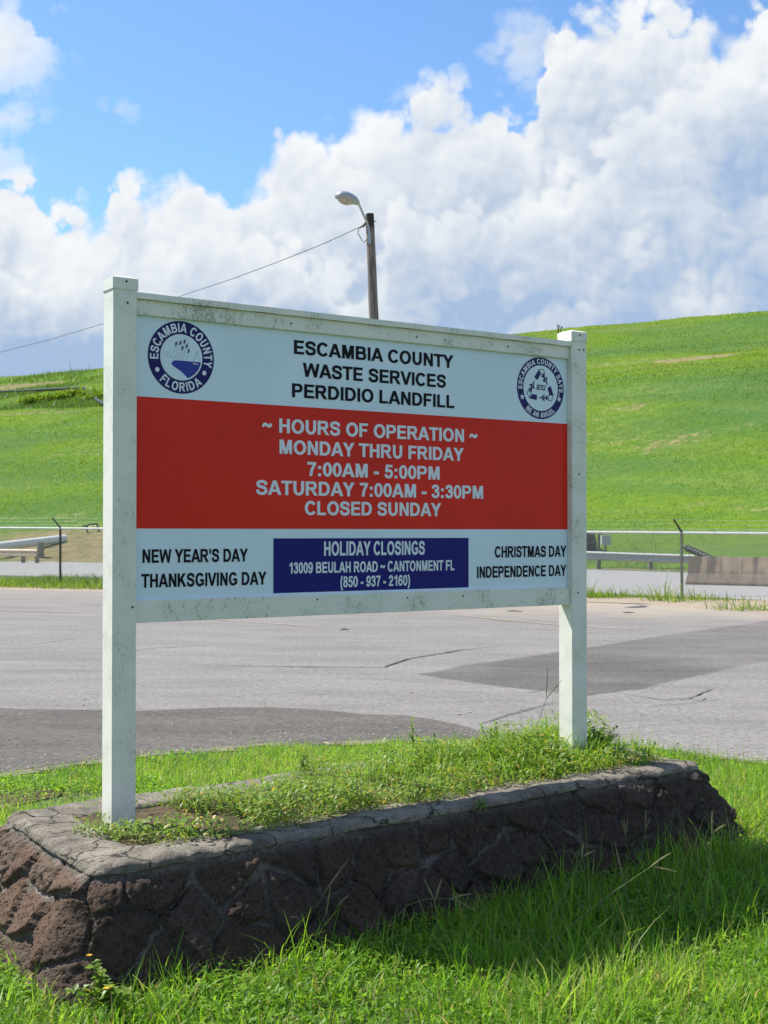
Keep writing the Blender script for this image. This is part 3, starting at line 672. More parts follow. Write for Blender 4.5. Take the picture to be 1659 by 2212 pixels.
GLY = {  # character: advance, ink width, pieces
    'A': (1.0, .98, [_A, _mir(_A, .98), _rect(.26, .215, .72, .375)]), 'B': (1.008, .83, [_rect(0, 0, .2, 1), _bowl(.46, 1, .79), _bowl(0, .60, .84)]),
    'C': (1.008, .90, [_ring(.47, .5, .47, .515, .265, .345, 38, 322)]), 'D': (1.008, .85, [_rect(0, 0, .2, 1), _bowl(0, 1, .85)]),
    'E': (.931, .74, [_rect(0, 0, .2, 1), _rect(.2, .835, .74, 1), _rect(.2, .425, .69, .59), _rect(.2, 0, .75, .165)]),
    'F': (.853, .68, [_rect(0, 0, .2, 1), _rect(.2, .835, .69, 1), _rect(.2, .41, .62, .575)]),
    'G': (1.086, .93, [_ring(.475, .5, .475, .515, .27, .345, 38, 318), _rect(.50, .36, .91, .525), _rect(.73, .10, .91, .40)]),
    'H': (1.008, .79, [_rect(0, 0, .2, 1), _rect(.59, 0, .79, 1), _rect(.2, .43, .59, .60)]), 'I': (.388, .2, [_rect(0, 0, .2, 1)]),
    'K': (1.008, .88, [_rect(0, 0, .2, 1), [(.2, .26), (.2, .55), (.57, 1), (.84, 1)], [(.32, .44), (.47, .62), (.89, 0), (.64, 0)]]),
    'L': (.853, .69, [_rect(0, 0, .2, 1), _rect(.2, 0, .69, .165)]),
    'M': (1.163, .94, [_rect(0, 0, .19, 1), _rect(.75, 0, .94, 1), [(.0, 1), (.28, 1), (.555, 0), (.375, 0)], [(.94, 1), (.66, 1), (.385, 0), (.565, 0)]]),
    'N': (1.008, .79, [_rect(0, 0, .19, 1), _rect(.60, 0, .79, 1), [(.0, 1), (.205, 1), (.79, 0), (.585, 0)]]),
    'O': (1.086, .96, [_ring(.48, .5, .48, .515, .275, .345)]), 'P': (.931, .79, [_rect(0, 0, .2, 1), _bowl(.375, 1, .79)]),
    'R': (1.008, .88, [_rect(0, 0, .2, 1), _bowl(.415, 1, .82), [(.36, .45), (.55, .47), (.90, 0), (.655, 0)]]),
    'S': (.931, .82, [_stroke([(.72, .69), (.65, .855), (.41, .925), (.18, .86), (.115, .725), (.20, .60), (.41, .53), (.63, .455), (.715, .29), (.63, .135), (.40, .075), (.16, .145), (.09, .33)], .185)]),
    'T': (.853, .82, [_rect(0, .835, .82, 1), _rect(.31, 0, .51, .835)]),
    'U': (1.008, .79, [_strip([(0, 1), (0, .7)] + _arc(.395, .40, .395, .415, 180, 360) + [(.79, .7), (.79, 1)], [(.2, 1), (.2, .7)] + _arc(.395, .40, .195, .245, 180, 360) + [(.59, .7), (.59, 1)])]),
    'V': (.931, .93, [_V, _mir(_V, .93)]), 'W': (1.318, 1.3, [[(0, 1), (.2, 1), (.40, 0), (.22, 0)], [(.22, 0), (.40, 0), (.745, 1), (.56, 1)], [(.555, 1), (.74, 1), (1.08, 0), (.90, 0)], [(.90, 0), (1.08, 0), (1.3, 1), (1.1, 1)]]),
    'Y': (.931, .92, [_Y, _mir(_Y, .92), _rect(.36, 0, .56, .42)]),
    '0': (.776, .68, [_ring(.34, .5, .34, .515, .145, .36)]), '1': (.776, .46, [_rect(.26, 0, .46, 1), [(.0, .63), (.0, .79), (.28, 1), (.28, .80)]]),
    '2': (.776, .67, [_stroke([(.10, .68), (.16, .865), (.34, .922), (.52, .86), (.565, .70), (.47, .52), (.27, .33), (.13, .13)], .185), _rect(.02, 0, .67, .165)]),
    '3': (.776, .67, [_stroke([(.10, .72), (.17, .87), (.34, .922), (.51, .86), (.545, .735), (.48, .60), (.28, .545)], .18), _stroke([(.28, .53), (.50, .48), (.575, .30), (.50, .135), (.33, .078), (.15, .135), (.09, .29)], .18)]),
    '5': (.776, .67, [_rect(.13, .835, .63, 1), [(.12, 1), (.30, .90), (.245, .50), (.05, .46)], _stroke([(.12, .50), (.33, .58), (.52, .51), (.58, .33), (.51, .145), (.33, .078), (.16, .135), (.09, .28)], .18)]),
    '6': (.776, .68, _six), '9': (.776, .68, [_rot(k) for k in _six]), '7': (.776, .66, [_rect(.02, .83, .66, 1), [(.45, .84), (.66, .87), (.43, .42), (.36, 0), (.17, 0), (.23, .40)]]),
    '8': (.776, .68, [_ring(.34, .745, .295, .27, .12, .125), _ring(.34, .285, .335, .30, .14, .15)]),
    ':': (.465, .2, [_rect(0, 0, .2, .2), _rect(0, .53, .2, .73)]), '.': (.388, .2, [_rect(0, 0, .2, .2)]), '-': (.465, .38, [_rect(0, .27, .38, .46)]),
    "'": (.332, .2, [[(0, 1), (.2, 1), (.15, .64), (.05, .64)]]), '~': (.815, .76, [_stroke([(.04, .38), (.12, .52), (.26, .55), (.48, .43), (.62, .45), (.71, .60)], .17)]),
    '(': (.465, .34, [_stroke([(.31, 1.03), (.17, .80), (.10, .38), (.17, -.04), (.31, -.27)], .17)]), ')': (.465, .34, [_stroke([(.03, 1.03), (.17, .80), (.24, .38), (.17, -.04), (.03, -.27)], .17)])}
def glyph(ch, put, mb_, dk=.00004, fat=((-.016, -.010), (.016, -.010), (-.016, .010), (.016, .010))):
    """one letter into a mesh: put(x, y, depth step) places its corners"""
    for k, (pc, fx_, fy_) in enumerate([(q, *f_) for f_ in fat for q in GLY[ch][2]]):
        if pc[0] == 'strip': pc = ('strip', [(a + fx_, c + fy_) for a, c in pc[1]], [(a + fx_, c + fy_) for a, c in pc[2]])
        else: pc = [(a + fx_, c + fy_) for a, c in pc]
        if pc[0] == 'strip':
            a, c = pc[1], pc[2]; n_ = len(a); mb_.add([put(*q, k * dk) for q in a] + [put(*q, k * dk) for q in c], [(i, i + 1, n_ + i + 1, n_ + i) for i in range(n_ - 1)])
        else: mb_.add([put(*q, k * dk) for q in pc], [tuple(range(len(pc)))])
def flat_build(mb_, m_, parent):
    me = bpy.data.meshes.new('lettering'); me.from_pydata(mb_.v, [], mb_.f); me.update()
    flip = [p_.index for p_ in me.polygons if p_.normal.y > 0]
    bm = bmesh.new(); bm.from_mesh(me); bm.faces.ensure_lookup_table()
    for i in flip: bm.faces[i].normal_flip()
    bmesh.ops.triangulate(bm, faces=[f_ for f_ in bm.faces if len(f_.verts) > 4]); bm.to_mesh(me); bm.free(); return mesh_obj('lettering', me, m_, parent)
def text_fit(s_, box, yl, m_, parent, slant=0.):
    s0, s1, z0, z1 = box; x_ = 0; pos = []
    for ch in s_:
        if ch == ' ': pos.append(None); x_ += .40; continue
        ad, iw, _ = GLY[ch]; pos.append(x_ + (ad - iw) / 2); x_ += ad - .015
    ink = [(p_, p_ + GLY[c_][1]) for p_, c_ in zip(pos, s_) if p_ is not None]; lo, hi = ink[0][0], ink[-1][1]
    yl0, yh0 = (-.27, 1.03) if '(' in s_ else ((.30, .66) if s_ == '~' else (0, 1)); out = []; i = 0
    for word in s_.split(' '):
        mb_ = MB()
        for ch in word:
            x0 = pos[i]; i += 1
            def put(a, c, k, x0=x0):
                z_ = z0 + (c - yl0) / (yh0 - yl0) * (z1 - z0); return (s0 + (a + x0 - lo) / (hi - lo) * (s1 - s0) + slant * (z_ - z0), yl - k, z_)
            glyph(ch, put, mb_)
        i += 1; out.append(flat_build(mb_, m_, parent))
    return out
def line(s_, z1_, c1, z2_, c2, m_, parent, yl=PY - .0016):
    """c1, c2: left x, top y, bottom y (right likewise) in the two zoomed crops"""
    A = [pp(*zc(c1[0], c1[1], *z1_)), pp(*zc(c1[0], c1[2], *z1_)), pp(*zc(c2[0], c2[1], *z2_)), pp(*zc(c2[0], c2[2], *z2_))]
    return text_fit(s_, ((A[0][0] + A[1][0]) / 2, (A[2][0] + A[3][0]) / 2, (A[1][1] + A[3][1]) / 2, (A[0][1] + A[2][1]) / 2), yl, m_, parent)


c4, c5, c6, c7 = (1.659, 950, 1300), (1.659, 950, 1600), (1.8852, 520, 2060), (1.8033, 1400, 2060)
line('ESCAMBIA COUNTY', c4, (345, 68, 156), c4, (1383, 163, 246), M_black, panel)
line('WASTE SERVICES', c4, (403, 215, 303), c4, (1335, 292, 376), M_black, panel)
line('PERDIDIO LANDFILL', c4, (332, 350, 438), c4, (1390, 425, 508), M_black, panel)
line('HOURS OF OPERATION', c5, (248, 82, 174), c5, (1452, 148, 231), M_white, red)
line('~', c5, (138, 106, 140), c5, (198, 106, 142), M_white, red)
line('~', c5, (1490, 178, 209), c5, (1540, 178, 211), M_white, red)
line('MONDAY THRU FRIDAY', c5, (250, 220, 311), c5, (1450, 272, 355), M_white, red)
line('7:00AM - 5:00PM', c5, (430, 365, 456), c5, (1293, 393, 476), M_white, red)
line('SATURDAY 7:00AM - 3:30PM', c5, (97, 485, 578), c5, (1577, 518, 601), M_white, red)
line('CLOSED SUNDAY', c5, (415, 620, 711), c5, (1303, 632, 715), M_white, red)
line("NEW YEAR'S DAY", c6, (78, 195, 294), c6, (857, 190, 284), M_black, panel)
line('THANKSGIVING DAY', c6, (68, 378, 477), c6, (995, 360, 456), M_black, panel)
line('HOLIDAY CLOSINGS', c6, (1425, 140, 241), c7, (490, 125, 222), M_white, blue)
line('13009 BEULAH ROAD ~ CANTONMENT FL', c6, (1167, 293, 374), c7, (700, 262, 333), M_white, blue)
line('(850 - 937 - 2160)', c6, (1545, 393, 497), c7, (385, 366, 461), M_white, blue)
line('CHRISTMAS DAY', c7, (988, 165, 243), c7, (1494, 160, 237), M_black, panel)
line('INDEPENDENCE DAY', c7, (862, 308, 388), c7, (1494, 297, 373), M_black, panel)

# the two round emblems
def circ(cx, cz, r, n=64, a0=0., a1=2 * math.pi): return [(cx + r * math.cos(a0 + (a1 - a0) * i / n), cz + r * math.sin(a0 + (a1 - a0) * i / n)) for i in range(n)]
def ring_text(s_, cx, cz, r, a_mid, span, h, xs, inward, yl, m_, parent):
    """words set round a circle; upper text reads clockwise, lower text (inward) anticlockwise"""
    tot = sum(.45 if c_ == ' ' else GLY[c_][0] + .02 for c_ in s_); acc = 0.; mb_ = MB(); sg = 1 if inward else -1
    for ch in s_ + ' ':
        if ch == ' ':
            flat_build(mb_, m_, parent); mb_ = MB(); acc += .45; continue
        ad, iw, _ = GLY[ch]; th = a_mid + sg * ((acc + ad / 2) / tot - .5) * span; acc += ad + .02
        er = Vector((math.cos(th), math.sin(th))); et = Vector((-math.sin(th), math.cos(th))) * sg; up = -er if inward else er
        def put(a, c, k):
            q = er * r + et * (a - iw / 2) * xs + up * (c - .5) * h; return (cx + q.x, yl - k, cz + q.y)
        glyph(ch, put, mb_)


JET = [(0, 1.), (.07, .55), (.12, .25), (.5, -.12), (.5, -.28), (.16, -.22), (.15, -.45), (.36, -.72), (.36, -.85), (.1, -.78), (.07, -.92), (0, -.86)]
JET = JET + [(-a, c) for a, c in JET[-2:0:-1]]
def jet(cx, cz, size, ang, skew=1.):
    ca, sa = math.cos(ang), math.sin(ang); return [(cx + (a * skew * ca - c * sa) * size, cz + (a * skew * sa + c * ca) * size) for a, c in JET]
def polys(name, lst, yl, m_, parent):
    return [poly(name, q, yl, m_, parent) for q in lst]
def seg(a, c, wd):
    a = Vector(a); c = Vector(c); d = (c - a).normalized(); n_ = Vector((-d.y, d.x)) * wd / 2; return [tuple(a + n_), tuple(a - n_), tuple(c - n_), tuple(c + n_)]


L0, L1, L2, L3, L4 = (PY - .0008 * k for k in range(1, 6))
def cz_(zx, zy): return pp(*zc(zx, zy, 5.3516, 560, 1240))
ex = [cz_(112, 880), cz_(1512, 905), cz_(800, 130), cz_(850, 1660)]
cx, cz = (ex[0][0] + ex[1][0]) / 2, (ex[2][1] + ex[3][1]) / 2; rr = ((ex[1][0] - ex[0][0]) + (ex[2][1] - ex[3][1])) / 4
seal = poly('county_seal', circ(cx, cz, rr), L0, M_navy, sign); tag(seal, 'round navy county seal with jets over a blue bay')
disc_ = poly('centre_disc', circ(cx, cz, rr * .637), L1, M_white, seal)
poly('inner_field', circ(cx, cz, rr * .60), L2, M_panel, seal)
ring_text('ESCAMBIA COUNTY', cx, cz, rr * .815, R(86), R(205), rr * .245, rr * .19, False, L1, M_white, seal)
ring_text('FLORIDA', cx, cz, rr * .815, R(-91), R(91), rr * .245, rr * .19, True, L1, M_white, seal)
polys('dot', [circ(*cz_(315, 1148), rr * .065, 24), circ(*cz_(1305, 1226), rr * .065, 24)], L1, M_white, seal)
wl = [(612, 1020), (625, 985), (660, 962), (710, 957), (850, 965), (1040, 985), (1225, 998), (1212, 1075), (1170, 1170), (1090, 1258), (1000, 1315), (945, 1330), (890, 1265), (820, 1195), (740, 1140), (670, 1095), (625, 1055)]
wp = [cz_(*q) for q in wl]
poly('bay', wp, L3, M_water, seal)
polys('jet', [jet(*cz_(a, c), rr * .095, R(-18), .9) for a, c in ((712, 600), (800, 578), (890, 550), (843, 682), (935, 645), (975, 745))], L3, M_navy, seal)
polys('smoke_trail', [seg(cz_(a, c), cz_(d, e2), rr * .012) for a, c, d, e2 in ((690, 680, 605, 880), (760, 670, 690, 915), (800, 770, 720, 925), (870, 700, 790, 930), (905, 730, 850, 935), (950, 820, 930, 940))], L3, M_faint, seal)
polys('shore_line', [seg(cz_(a, c), cz_(d, e2), rr * .014) for a, c, d, e2 in ((435, 830, 520, 850), (520, 850, 600, 890), (600, 890, 660, 925), (435, 760, 445, 800), (480, 765, 500, 800), (520, 790, 545, 815), (560, 795, 575, 830))], L3, M_faint, seal)
polys('sailboat', [[cz_(*q) for q in ((1055, 1012), (1170, 1028), (1168, 1052), (1068, 1044))]], L4, M_tan, seal)
polys('mast', [seg(cz_(1140, 785), cz_(1065, 985), rr * .012), seg(cz_(1145, 785), cz_(1195, 960), rr * .01), seg(cz_(1130, 770), cz_(1172, 795), rr * .025)], L4, M_faint, seal)


def cr_(zx, zy): return pp(*zc(zx, zy, 6.636, 2000, 1370))
ex = [cr_(232, 1040), cr_(1455, 1070), cr_(840, 245), cr_(860, 1860)]
cx, cz = (ex[0][0] + ex[1][0]) / 2, (ex[2][1] + ex[3][1]) / 2; rr = ((ex[1][0] - ex[0][0]) + (ex[2][1] - ex[3][1])) / 4
emb = poly('recycling_emblem', circ(cx, cz, rr), L0, M_navy, sign); tag(emb, 'smaller round navy emblem with three recycling arrows shaped as jets')
poly('centre_disc', circ(cx, cz, rr * .735), L1, M_panel, emb)
ring_text('ESCAMBIA COUNTY SAYS...', cx, cz, rr * .868, R(83), R(205), rr * .165, rr * .145, False, L1, M_white, emb)
ring_text('BE AN ANGEL', cx, cz, rr * .868, R(-91), R(84), rr * .165, rr * .13, True, L1, M_white, emb)
def star(c, r): return [(c[0] + (r if i % 2 == 0 else r * .4) * math.cos(R(90 + 36 * i)), c[1] + (r if i % 2 == 0 else r * .4) * math.sin(R(90 + 36 * i))) for i in range(10)]
polys('star', [star(cr_(370, 1275), rr * .11), star(cr_(1330, 1345), rr * .11)], L1, M_white, emb)
polys('arrow_tail', [[cr_(*q) for q in k] for k in (((795, 570), (845, 690), (765, 845), (680, 760)), ((1022, 1048), (1112, 1000), (1182, 1235), (1078, 1225)), ((625, 1205), (752, 1225), (748, 1365), (560, 1318)))], L2, M_navy, emb)
def rim(p_, wd): return [seg(p_[i], p_[(i + 1) % len(p_)], wd) for i in range(len(p_))]
bends = [((800, 562), (918, 562), (950, 650), (870, 705)), ((1055, 1235), (1182, 1235), (1128, 1382), (1050, 1370)), ((520, 1112), (608, 1180), (560, 1312), (490, 1172))]
for k in bends:
    mb = MB()
    for i, q in enumerate(rim([cr_(*q2) for q2 in k], rr * .02)): mb.add([(a, L2 - i * .00013, c) for a, c in q], [(0, 1, 2, 3)])
    o = flat_build(mb, M_black, emb); o.name = 'arrow_bend'
def jet_px(tip, tail, wd):
    t_ = Vector(cr_(*tip)); b_ = Vector(cr_(*tail)); d = (t_ - b_); L_ = d.length / 1.9; c_ = (t_ + b_) / 2; return jet(c_.x, c_.y, L_, math.atan2(d.y, d.x) - math.pi / 2, wd)
polys('arrow_jet', [jet_px((1050, 1005), (895, 680), .95), jet_px((705, 825), (560, 1140), .95), jet_px((780, 1298), (1045, 1310), .95)], L2, M_navy, emb)
polys('jet_stripe', [seg(cr_(965, 800), cr_(990, 870), rr * .018), seg(cr_(650, 950), cr_(615, 1020), rr * .018), seg(cr_(890, 1302), cr_(975, 1304), rr * .018)], L3, M_tan, emb)
a0 = cr_(735, 1092); a1 = cr_(985, 1095); a2 = cr_(740, 955)
text_fit('RECYCLE', (a0[0], a1[0] - .006, a0[1], a2[1]), L2, M_black, emb, .22)

# ------------------------------------------------------------------ stone planter
PZ = .42
FL, FR = Vector((-1.03, 4.60)), Vector((1.66, 6.755)); BRc, BL = Vector((.98, 7.65)), Vector((-1.62, 5.54))
quad = [FL, FR, BRc, BL]
def perimeter(rad, step):
    """rounded outline: list of (point, outward normal, length)"""
    n_ = 4; nor = []
    for i in range(n_):
        d = (quad[(i + 1) % n_] - quad[i]).normalized(); nor.append(Vector((d.y, -d.x)))
    pts_ = []; 
    for i in range(n_):
        a, c = nor[i - 1], nor[i]; k = rad / max(1 + a.dot(c), .2); ctr = quad[i] - (a + c) * k
        ang = math.acos(max(-1, min(1, a.dot(c)))); m_ = max(int(ang * rad * 2.2 / step), 4)
        for j in range(m_ + 1):
            t = j / m_; nn = (a * math.sin((1 - t) * ang) + c * math.sin(t * ang)) / math.sin(ang); pts_.append((ctr + nn * rad, nn))
        a2 = nor[i]; c2 = nor[(i + 1) % n_]; k2 = rad / max(1 + a2.dot(c2), .2); end = quad[(i + 1) % n_] - (a2 + c2) * k2 + a2 * rad
        st = ctr + c * rad; m2 = int((end - st).length / step)
        for j in range(1, m2): pts_.append((st.lerp(end, j / m2), c))
    return pts_


planter = empty('stone_planter', (0, 0, 0), 'raised planter of dark rough stones with a mortar coping under the sign', 'planter')
def ring_mesh(name, per, sect, fn, m_, attrs=None):
    N, K = len(per), len(sect); vs_ = np.zeros((N, K, 3)); at = {k: np.zeros((N, K)) for k in (attrs or ())}
    L_ = 0.
    for i, (p_, nn) in enumerate(per):
        if i: L_ += ((p_ + nn * .10) - (per[i - 1][0] + per[i - 1][1] * .10)).length
        for j, (o_, z_) in enumerate(sect):
            q, a_ = fn(p_, nn, L_, o_, z_, j); vs_[i, j] = q
            for k in at: at[k][i, j] = a_[k]
    i0 = np.arange(N * K).reshape(N, K); i1 = np.roll(i0, -1, 0)
    f_ = np.stack([i0[:, :-1], i1[:, :-1], i1[:, 1:], i0[:, 1:]], -1).reshape(-1, 4)[:, ::-1]
    return from_arrays(name, vs_.reshape(-1, 3), f_, m_, planter, {k: v_.ravel() for k, v_ in at.items()}, True)


def z_tilt(p_): return .0
per = perimeter(.07, .012)
csec = [(-.25, .30), (-.24, .398), (-.225, .410), (-.19, .413), (-.15, .415), (-.11, .416), (-.075, .416), (-.045, .415), (-.024, .412), (-.011, .407), (-.003, .400), (.001, .393), (.003, .386), (.004, .380), (-.001, .376), (-.014, .373), (-.03, .371)]
def cop(p_, nn, L_, o_, z_, j):
    n1 = mnoise.noise((p_.x * 2.1, p_.y * 2.1, 2)); n2 = mnoise.noise((p_.x * 9 + o_ * 9, p_.y * 9, z_ * 9)); n3 = mnoise.noise((p_.x * 28 + o_ * 28, p_.y * 28, z_ * 28))
    k = 1 if o_ > -.22 else .3
    q = p_ + nn * (o_ + n1 * .016 * k + n2 * .010 * k + n3 * .007 + mnoise.noise((p_.x * 60 + o_ * 40, p_.y * 60, z_ * 60)) * .004); n4 = mnoise.noise((p_.x * 5 + o_ * 5, p_.y * 5 - o_ * 5, 8)); return (q.x, q.y, z_ + n1 * .008 + n4 * .007 + n2 * .006 + n3 * .004), None
ring_mesh('coping', per, csec, cop, M_coping)

seeds = []
row = 0
for hy_, sp in ((.075, .24), (.235, .23), (.39, .26)):
    t = .07 * row
    while t < 11: seeds.append((t + random.uniform(-.07, .07), hy_ + random.uniform(-.06, .06), random.random(), random.uniform(-1, 1), random.uniform(-1, 1), random.uniform(.0, 1))); t += sp * random.uniform(.75, 1.35)
    row += 1
sa_ = np.array(seeds)
wper = perimeter(.07, .0075)
wsec = [(-.006 + .245 * t, .385 - .453 * t) for t in np.linspace(0, 1, 66)]
def wall(p_, nn, L_, o_, z_, j):
    h = (.385 - z_) * 1.15
    wx = mnoise.noise((L_ * 5, h * 5, 7)) * .035 + mnoise.noise((L_ * 17, h * 17, 7)) * .010; wy = mnoise.noise((L_ * 5, h * 5, 17)) * .035 + mnoise.noise((L_ * 17, h * 17, 27)) * .010
    dx = sa_[:, 0] - (L_ + wx); dy = sa_[:, 1] - (h + wy); d = np.sqrt(dx * dx + dy * dy * 1.15); k = np.argpartition(d, 1)[:2]
    if d[k[0]] > d[k[1]]: k = k[::-1]
    e_ = (d[k[1]] - d[k[0]]); s_ = sa_[k[0]]
    t = min(max((e_ - .010) / .016, 0), 1); t = t * t * (3 - 2 * t)
    top_ = min(max((h - .015) / .05, 0), 1); t *= top_
    P3 = (L_ * 1., h, 3.)
    rough = mnoise.noise((L_ * 8, h * 12, s_[2] * 50)) * .011 + mnoise.noise((L_ * 38, h * 38, 5)) * (.003 + .007 * s_[2]) + mnoise.noise((L_ * 80, h * 80, 9)) * .004
    pit = max(mnoise.noise((L_ * 24, h * 24, 31)) - .12, 0) * (-.042 if s_[2] > .72 else -.008) + max(mnoise.noise((L_ * 60, h * 60, 41)) - .15, 0) * -.022
    disp = t * (.014 + .016 * s_[5] + s_[3] * dx[k[0]] * .17 + s_[4] * dy[k[0]] * .18) + (rough + pit) * (.25 + .75 * t)
    gap_ = max(mnoise.noise((L_ * 5, h * 5, 77)) + .22, 0); disp -= gap_ * .045 * math.exp(-((e_ - .014) / .007) ** 2)
    disp += (1 - t) * mnoise.noise((L_ * 25, h * 25, 3)) * .004
    o_ *= 1 + .35 * max(nn.x * .8 + nn.y * .6, 0)
    q = p_ + nn * (o_ + disp * .87)
    return (q.x, q.y, z_ + disp * .45 * (1 if z_ > 0 else 0)), {'mortar': 1 - min(max((e_ - .009) / .010, 0), 1) * min(top_ * 1.5, 1), 'stone': s_[2], 'tone_mask': min(max(nn.dot(Vector((.63, -.777))) * 1.3, 0), 1)}
ring_mesh('stone_wall', wper, wsec, wall, M_stone, ('mortar', 'stone', 'tone_mask'))


def inside(x, y, off=0.):
    """signed distance to the planter's top outline, grown by off (negative inside)"""
    d = -9.
    for i in range(4):
        a, c = quad[i], quad[(i + 1) % 4]; e_ = (c - a).normalized(); d = max(d, (x - a.x) * e_.y - (y - a.y) * e_.x)
    return d - off
def ab(x, y):
    e_ = (FR - FL).normalized(); r_ = Vector((x, y)) - FL; return r_.dot(e_), r_.dot(Vector((-e_.y, e_.x)))
def soil_z(x, y):
    a, c = ab(x, y); return .395 + .05 * min(max((a - .6) / 2.4, 0), 1) * min(max(-inside(x, y) * 3.2 - .5, 0), 1) + mnoise.noise((x * 4, y * 4, 1)) * .012 + mnoise.noise((x * 15, y * 15, 1)) * .007


xs = np.arange(-1.8, 1.8, .03); ys = np.arange(4.5, 7.8, .03); vid = {}; vs_ = []; fs_ = []
for i, a in enumerate(xs):
    for j, c in enumerate(ys):
        if inside(a, c, -.17) < 0: vid[i, j] = len(vs_); vs_.append((a, c, soil_z(a, c)))
for (i, j) in vid:
    k = [(i, j), (i + 1, j), (i + 1, j + 1), (i, j + 1)]
    if all(q in vid for q in k): fs_.append([vid[q] for q in k])
from_arrays('soil', vs_, fs_, M_soil, planter, smooth=True)

# ------------------------------------------------------------------ plants
def vnoise(x, y, sc_, seed):
    """smooth value noise on arrays"""
    r_ = np.random.default_rng(seed).random((64, 64)); X = np.asarray(x) * sc_; Y = np.asarray(y) * sc_
    xi = np.floor(X).astype(int); yi = np.floor(Y).astype(int); fx = X - xi; fy = Y - yi; fx = fx * fx * (3 - 2 * fx); fy = fy * fy * (3 - 2 * fy)
    q = lambda a, c: r_[a % 64, c % 64]
    return (q(xi, yi) * (1 - fx) + q(xi + 1, yi) * fx) * (1 - fy) + (q(xi, yi + 1) * (1 - fx) + q(xi + 1, yi + 1) * fx) * fy


def blades(P_, Hh, Wd, lean, tint, seg_=4, seed=1, droop=1.6, azim=None):
    """grass blades: arrays of root points, lengths, widths; returns verts, quads, tint"""
    r_ = np.random.default_rng(seed); n_ = len(P_); az = r_.uniform(0, 2 * np.pi, n_) if azim is None else azim
    dx, dy = np.cos(az), np.sin(az); fa = az + np.pi / 2 + r_.uniform(-.6, .6, n_); wx, wy = np.cos(fa), np.sin(fa)
    V_ = np.zeros((n_, seg_ + 1, 2, 3)); 
    a = lean.copy(); px = P_[:, 0].copy(); py = P_[:, 1].copy(); pz = P_[:, 2].copy(); st = Hh / seg_
    bend = lean * droop / seg_ + r_.uniform(0, .16, n_)
    for k in range(seg_ + 1):
        wk = Wd * (1. if k == 0 else (1 - (k / seg_) ** 1.8) + .04) * .5
        for s_, sg in ((0, -1), (1, 1)):
            V_[:, k, s_, 0] = px + wx * wk * sg; V_[:, k, s_, 1] = py + wy * wk * sg; V_[:, k, s_, 2] = pz
        px = px + dx * np.sin(a) * st; py = py + dy * np.sin(a) * st; pz = pz + np.cos(a) * st; a = a + bend
    base = (np.arange(n_) * (seg_ + 1) * 2)[:, None]; k = np.arange(seg_)[None, :] * 2
    f_ = np.stack([base + k, base + k + 1, base + k + 3, base + k + 2], -1).reshape(-1, 4)
    return V_.reshape(-1, 3), f_, np.repeat(tint, (seg_ + 1) * 2)
def leaves(P_, Ln, Wd, az, pitch, tint, cup=.25):
    """pointed oval leaves folded along the midrib: two quads each"""
    n_ = len(P_); d = np.stack([np.cos(az) * np.cos(pitch), np.sin(az) * np.cos(pitch), np.sin(pitch)], -1); s_ = np.stack([-np.sin(az), np.cos(az), np.zeros(n_)], -1)
    up = np.cross(d, s_); L_ = Ln[:, None]; W_ = Wd[:, None] * .5
    m1 = P_ + d * L_ * .45 - up * 0; tip = P_ + d * L_ - np.array([0, 0, 1]) * L_ * .12
    l1 = P_ + d * L_ * .42 + s_ * W_ + up * W_ * cup * 2; r1 = P_ + d * L_ * .42 - s_ * W_ + up * W_ * cup * 2
    V_ = np.stack([P_, l1, tip, m1, r1], 1).reshape(-1, 3); b_ = (np.arange(n_) * 5)[:, None]
    f_ = np.concatenate([np.concatenate([b_, b_ + 3, b_ + 2, b_ + 1], 1), np.concatenate([b_, b_ + 4, b_ + 2, b_ + 3], 1)], 0)
    return V_, f_, np.repeat(tint, 5)
def join(parts):
    vs_, fs_, ts_, o_ = [], [], [], 0
    for v_, f_, t_ in parts: vs_.append(v_); fs_.append(f_ + o_); ts_.append(t_); o_ += len(v_)
    return np.concatenate(vs_), np.concatenate(fs_), np.concatenate(ts_)
def plant_mesh(name, parts, m_, parent=None):
    v_, f_, t_ = join(parts); return from_arrays(name, v_, f_, m_, parent, {'tint': t_})


ne_x = np.array([q[0] for q in ne]); ne_y = np.array([q[1] for q in ne])
def road_y(x): return np.interp(x, ne_x, ne_y)
ins = np.vectorize(inside)

# --- lawn round the planter
n_ = 330000
X = rng.uniform(-3.6, 4.4, n_); Y = rng.uniform(3.3, 10.4, n_)
keep = (np.abs(X) < .36 * Y + .5) & (Y < road_y(X) + (vnoise(X, Y, 2.6, 77) - .5) * .34 + rng.normal(0, .05, n_)); X, Y = X[keep], Y[keep]
D = ins(X, Y); keep = D > .15 + rng.uniform(-.03, .05, len(D)); X, Y, D = X[keep], Y[keep], D[keep]
front = (X * -.63 + Y * .777) < (FL.x * -.63 + FL.y * .777) + .4
dens = vnoise(X, Y, 1.7, 3); wq = at_z(10, 1728); dirtl = (((X - wq.x) / .75) ** 2 + ((Y - wq.y) / .30) ** 2) < 1
behind = ~front
thin_ = np.clip((road_y(X) - Y + .12) / .5, .10, 1); thin_ *= np.where(dirtl, .12, 1)
keep = (rng.random(len(X)) < np.where(front, .45 + .75 * dens, .85) * thin_) ; X, Y, D, front, dens = X[keep], Y[keep], D[keep], front[keep], dens[keep]
near_wall = np.exp(-((D - .25) / .14) ** 2)
hn = vnoise(X, Y, 2.6, 5)
Hh = np.where(front, rng.gamma(4.5, .016, len(X)) * (.35 + .75 * hn + .75 * vnoise(X, Y, 7, 6) ** 2) + .018, rng.gamma(5, .011, len(X)) * (.6 + .7 * hn) + .015)
rightish = np.clip((X - .1) / 1.2, 0, 1)
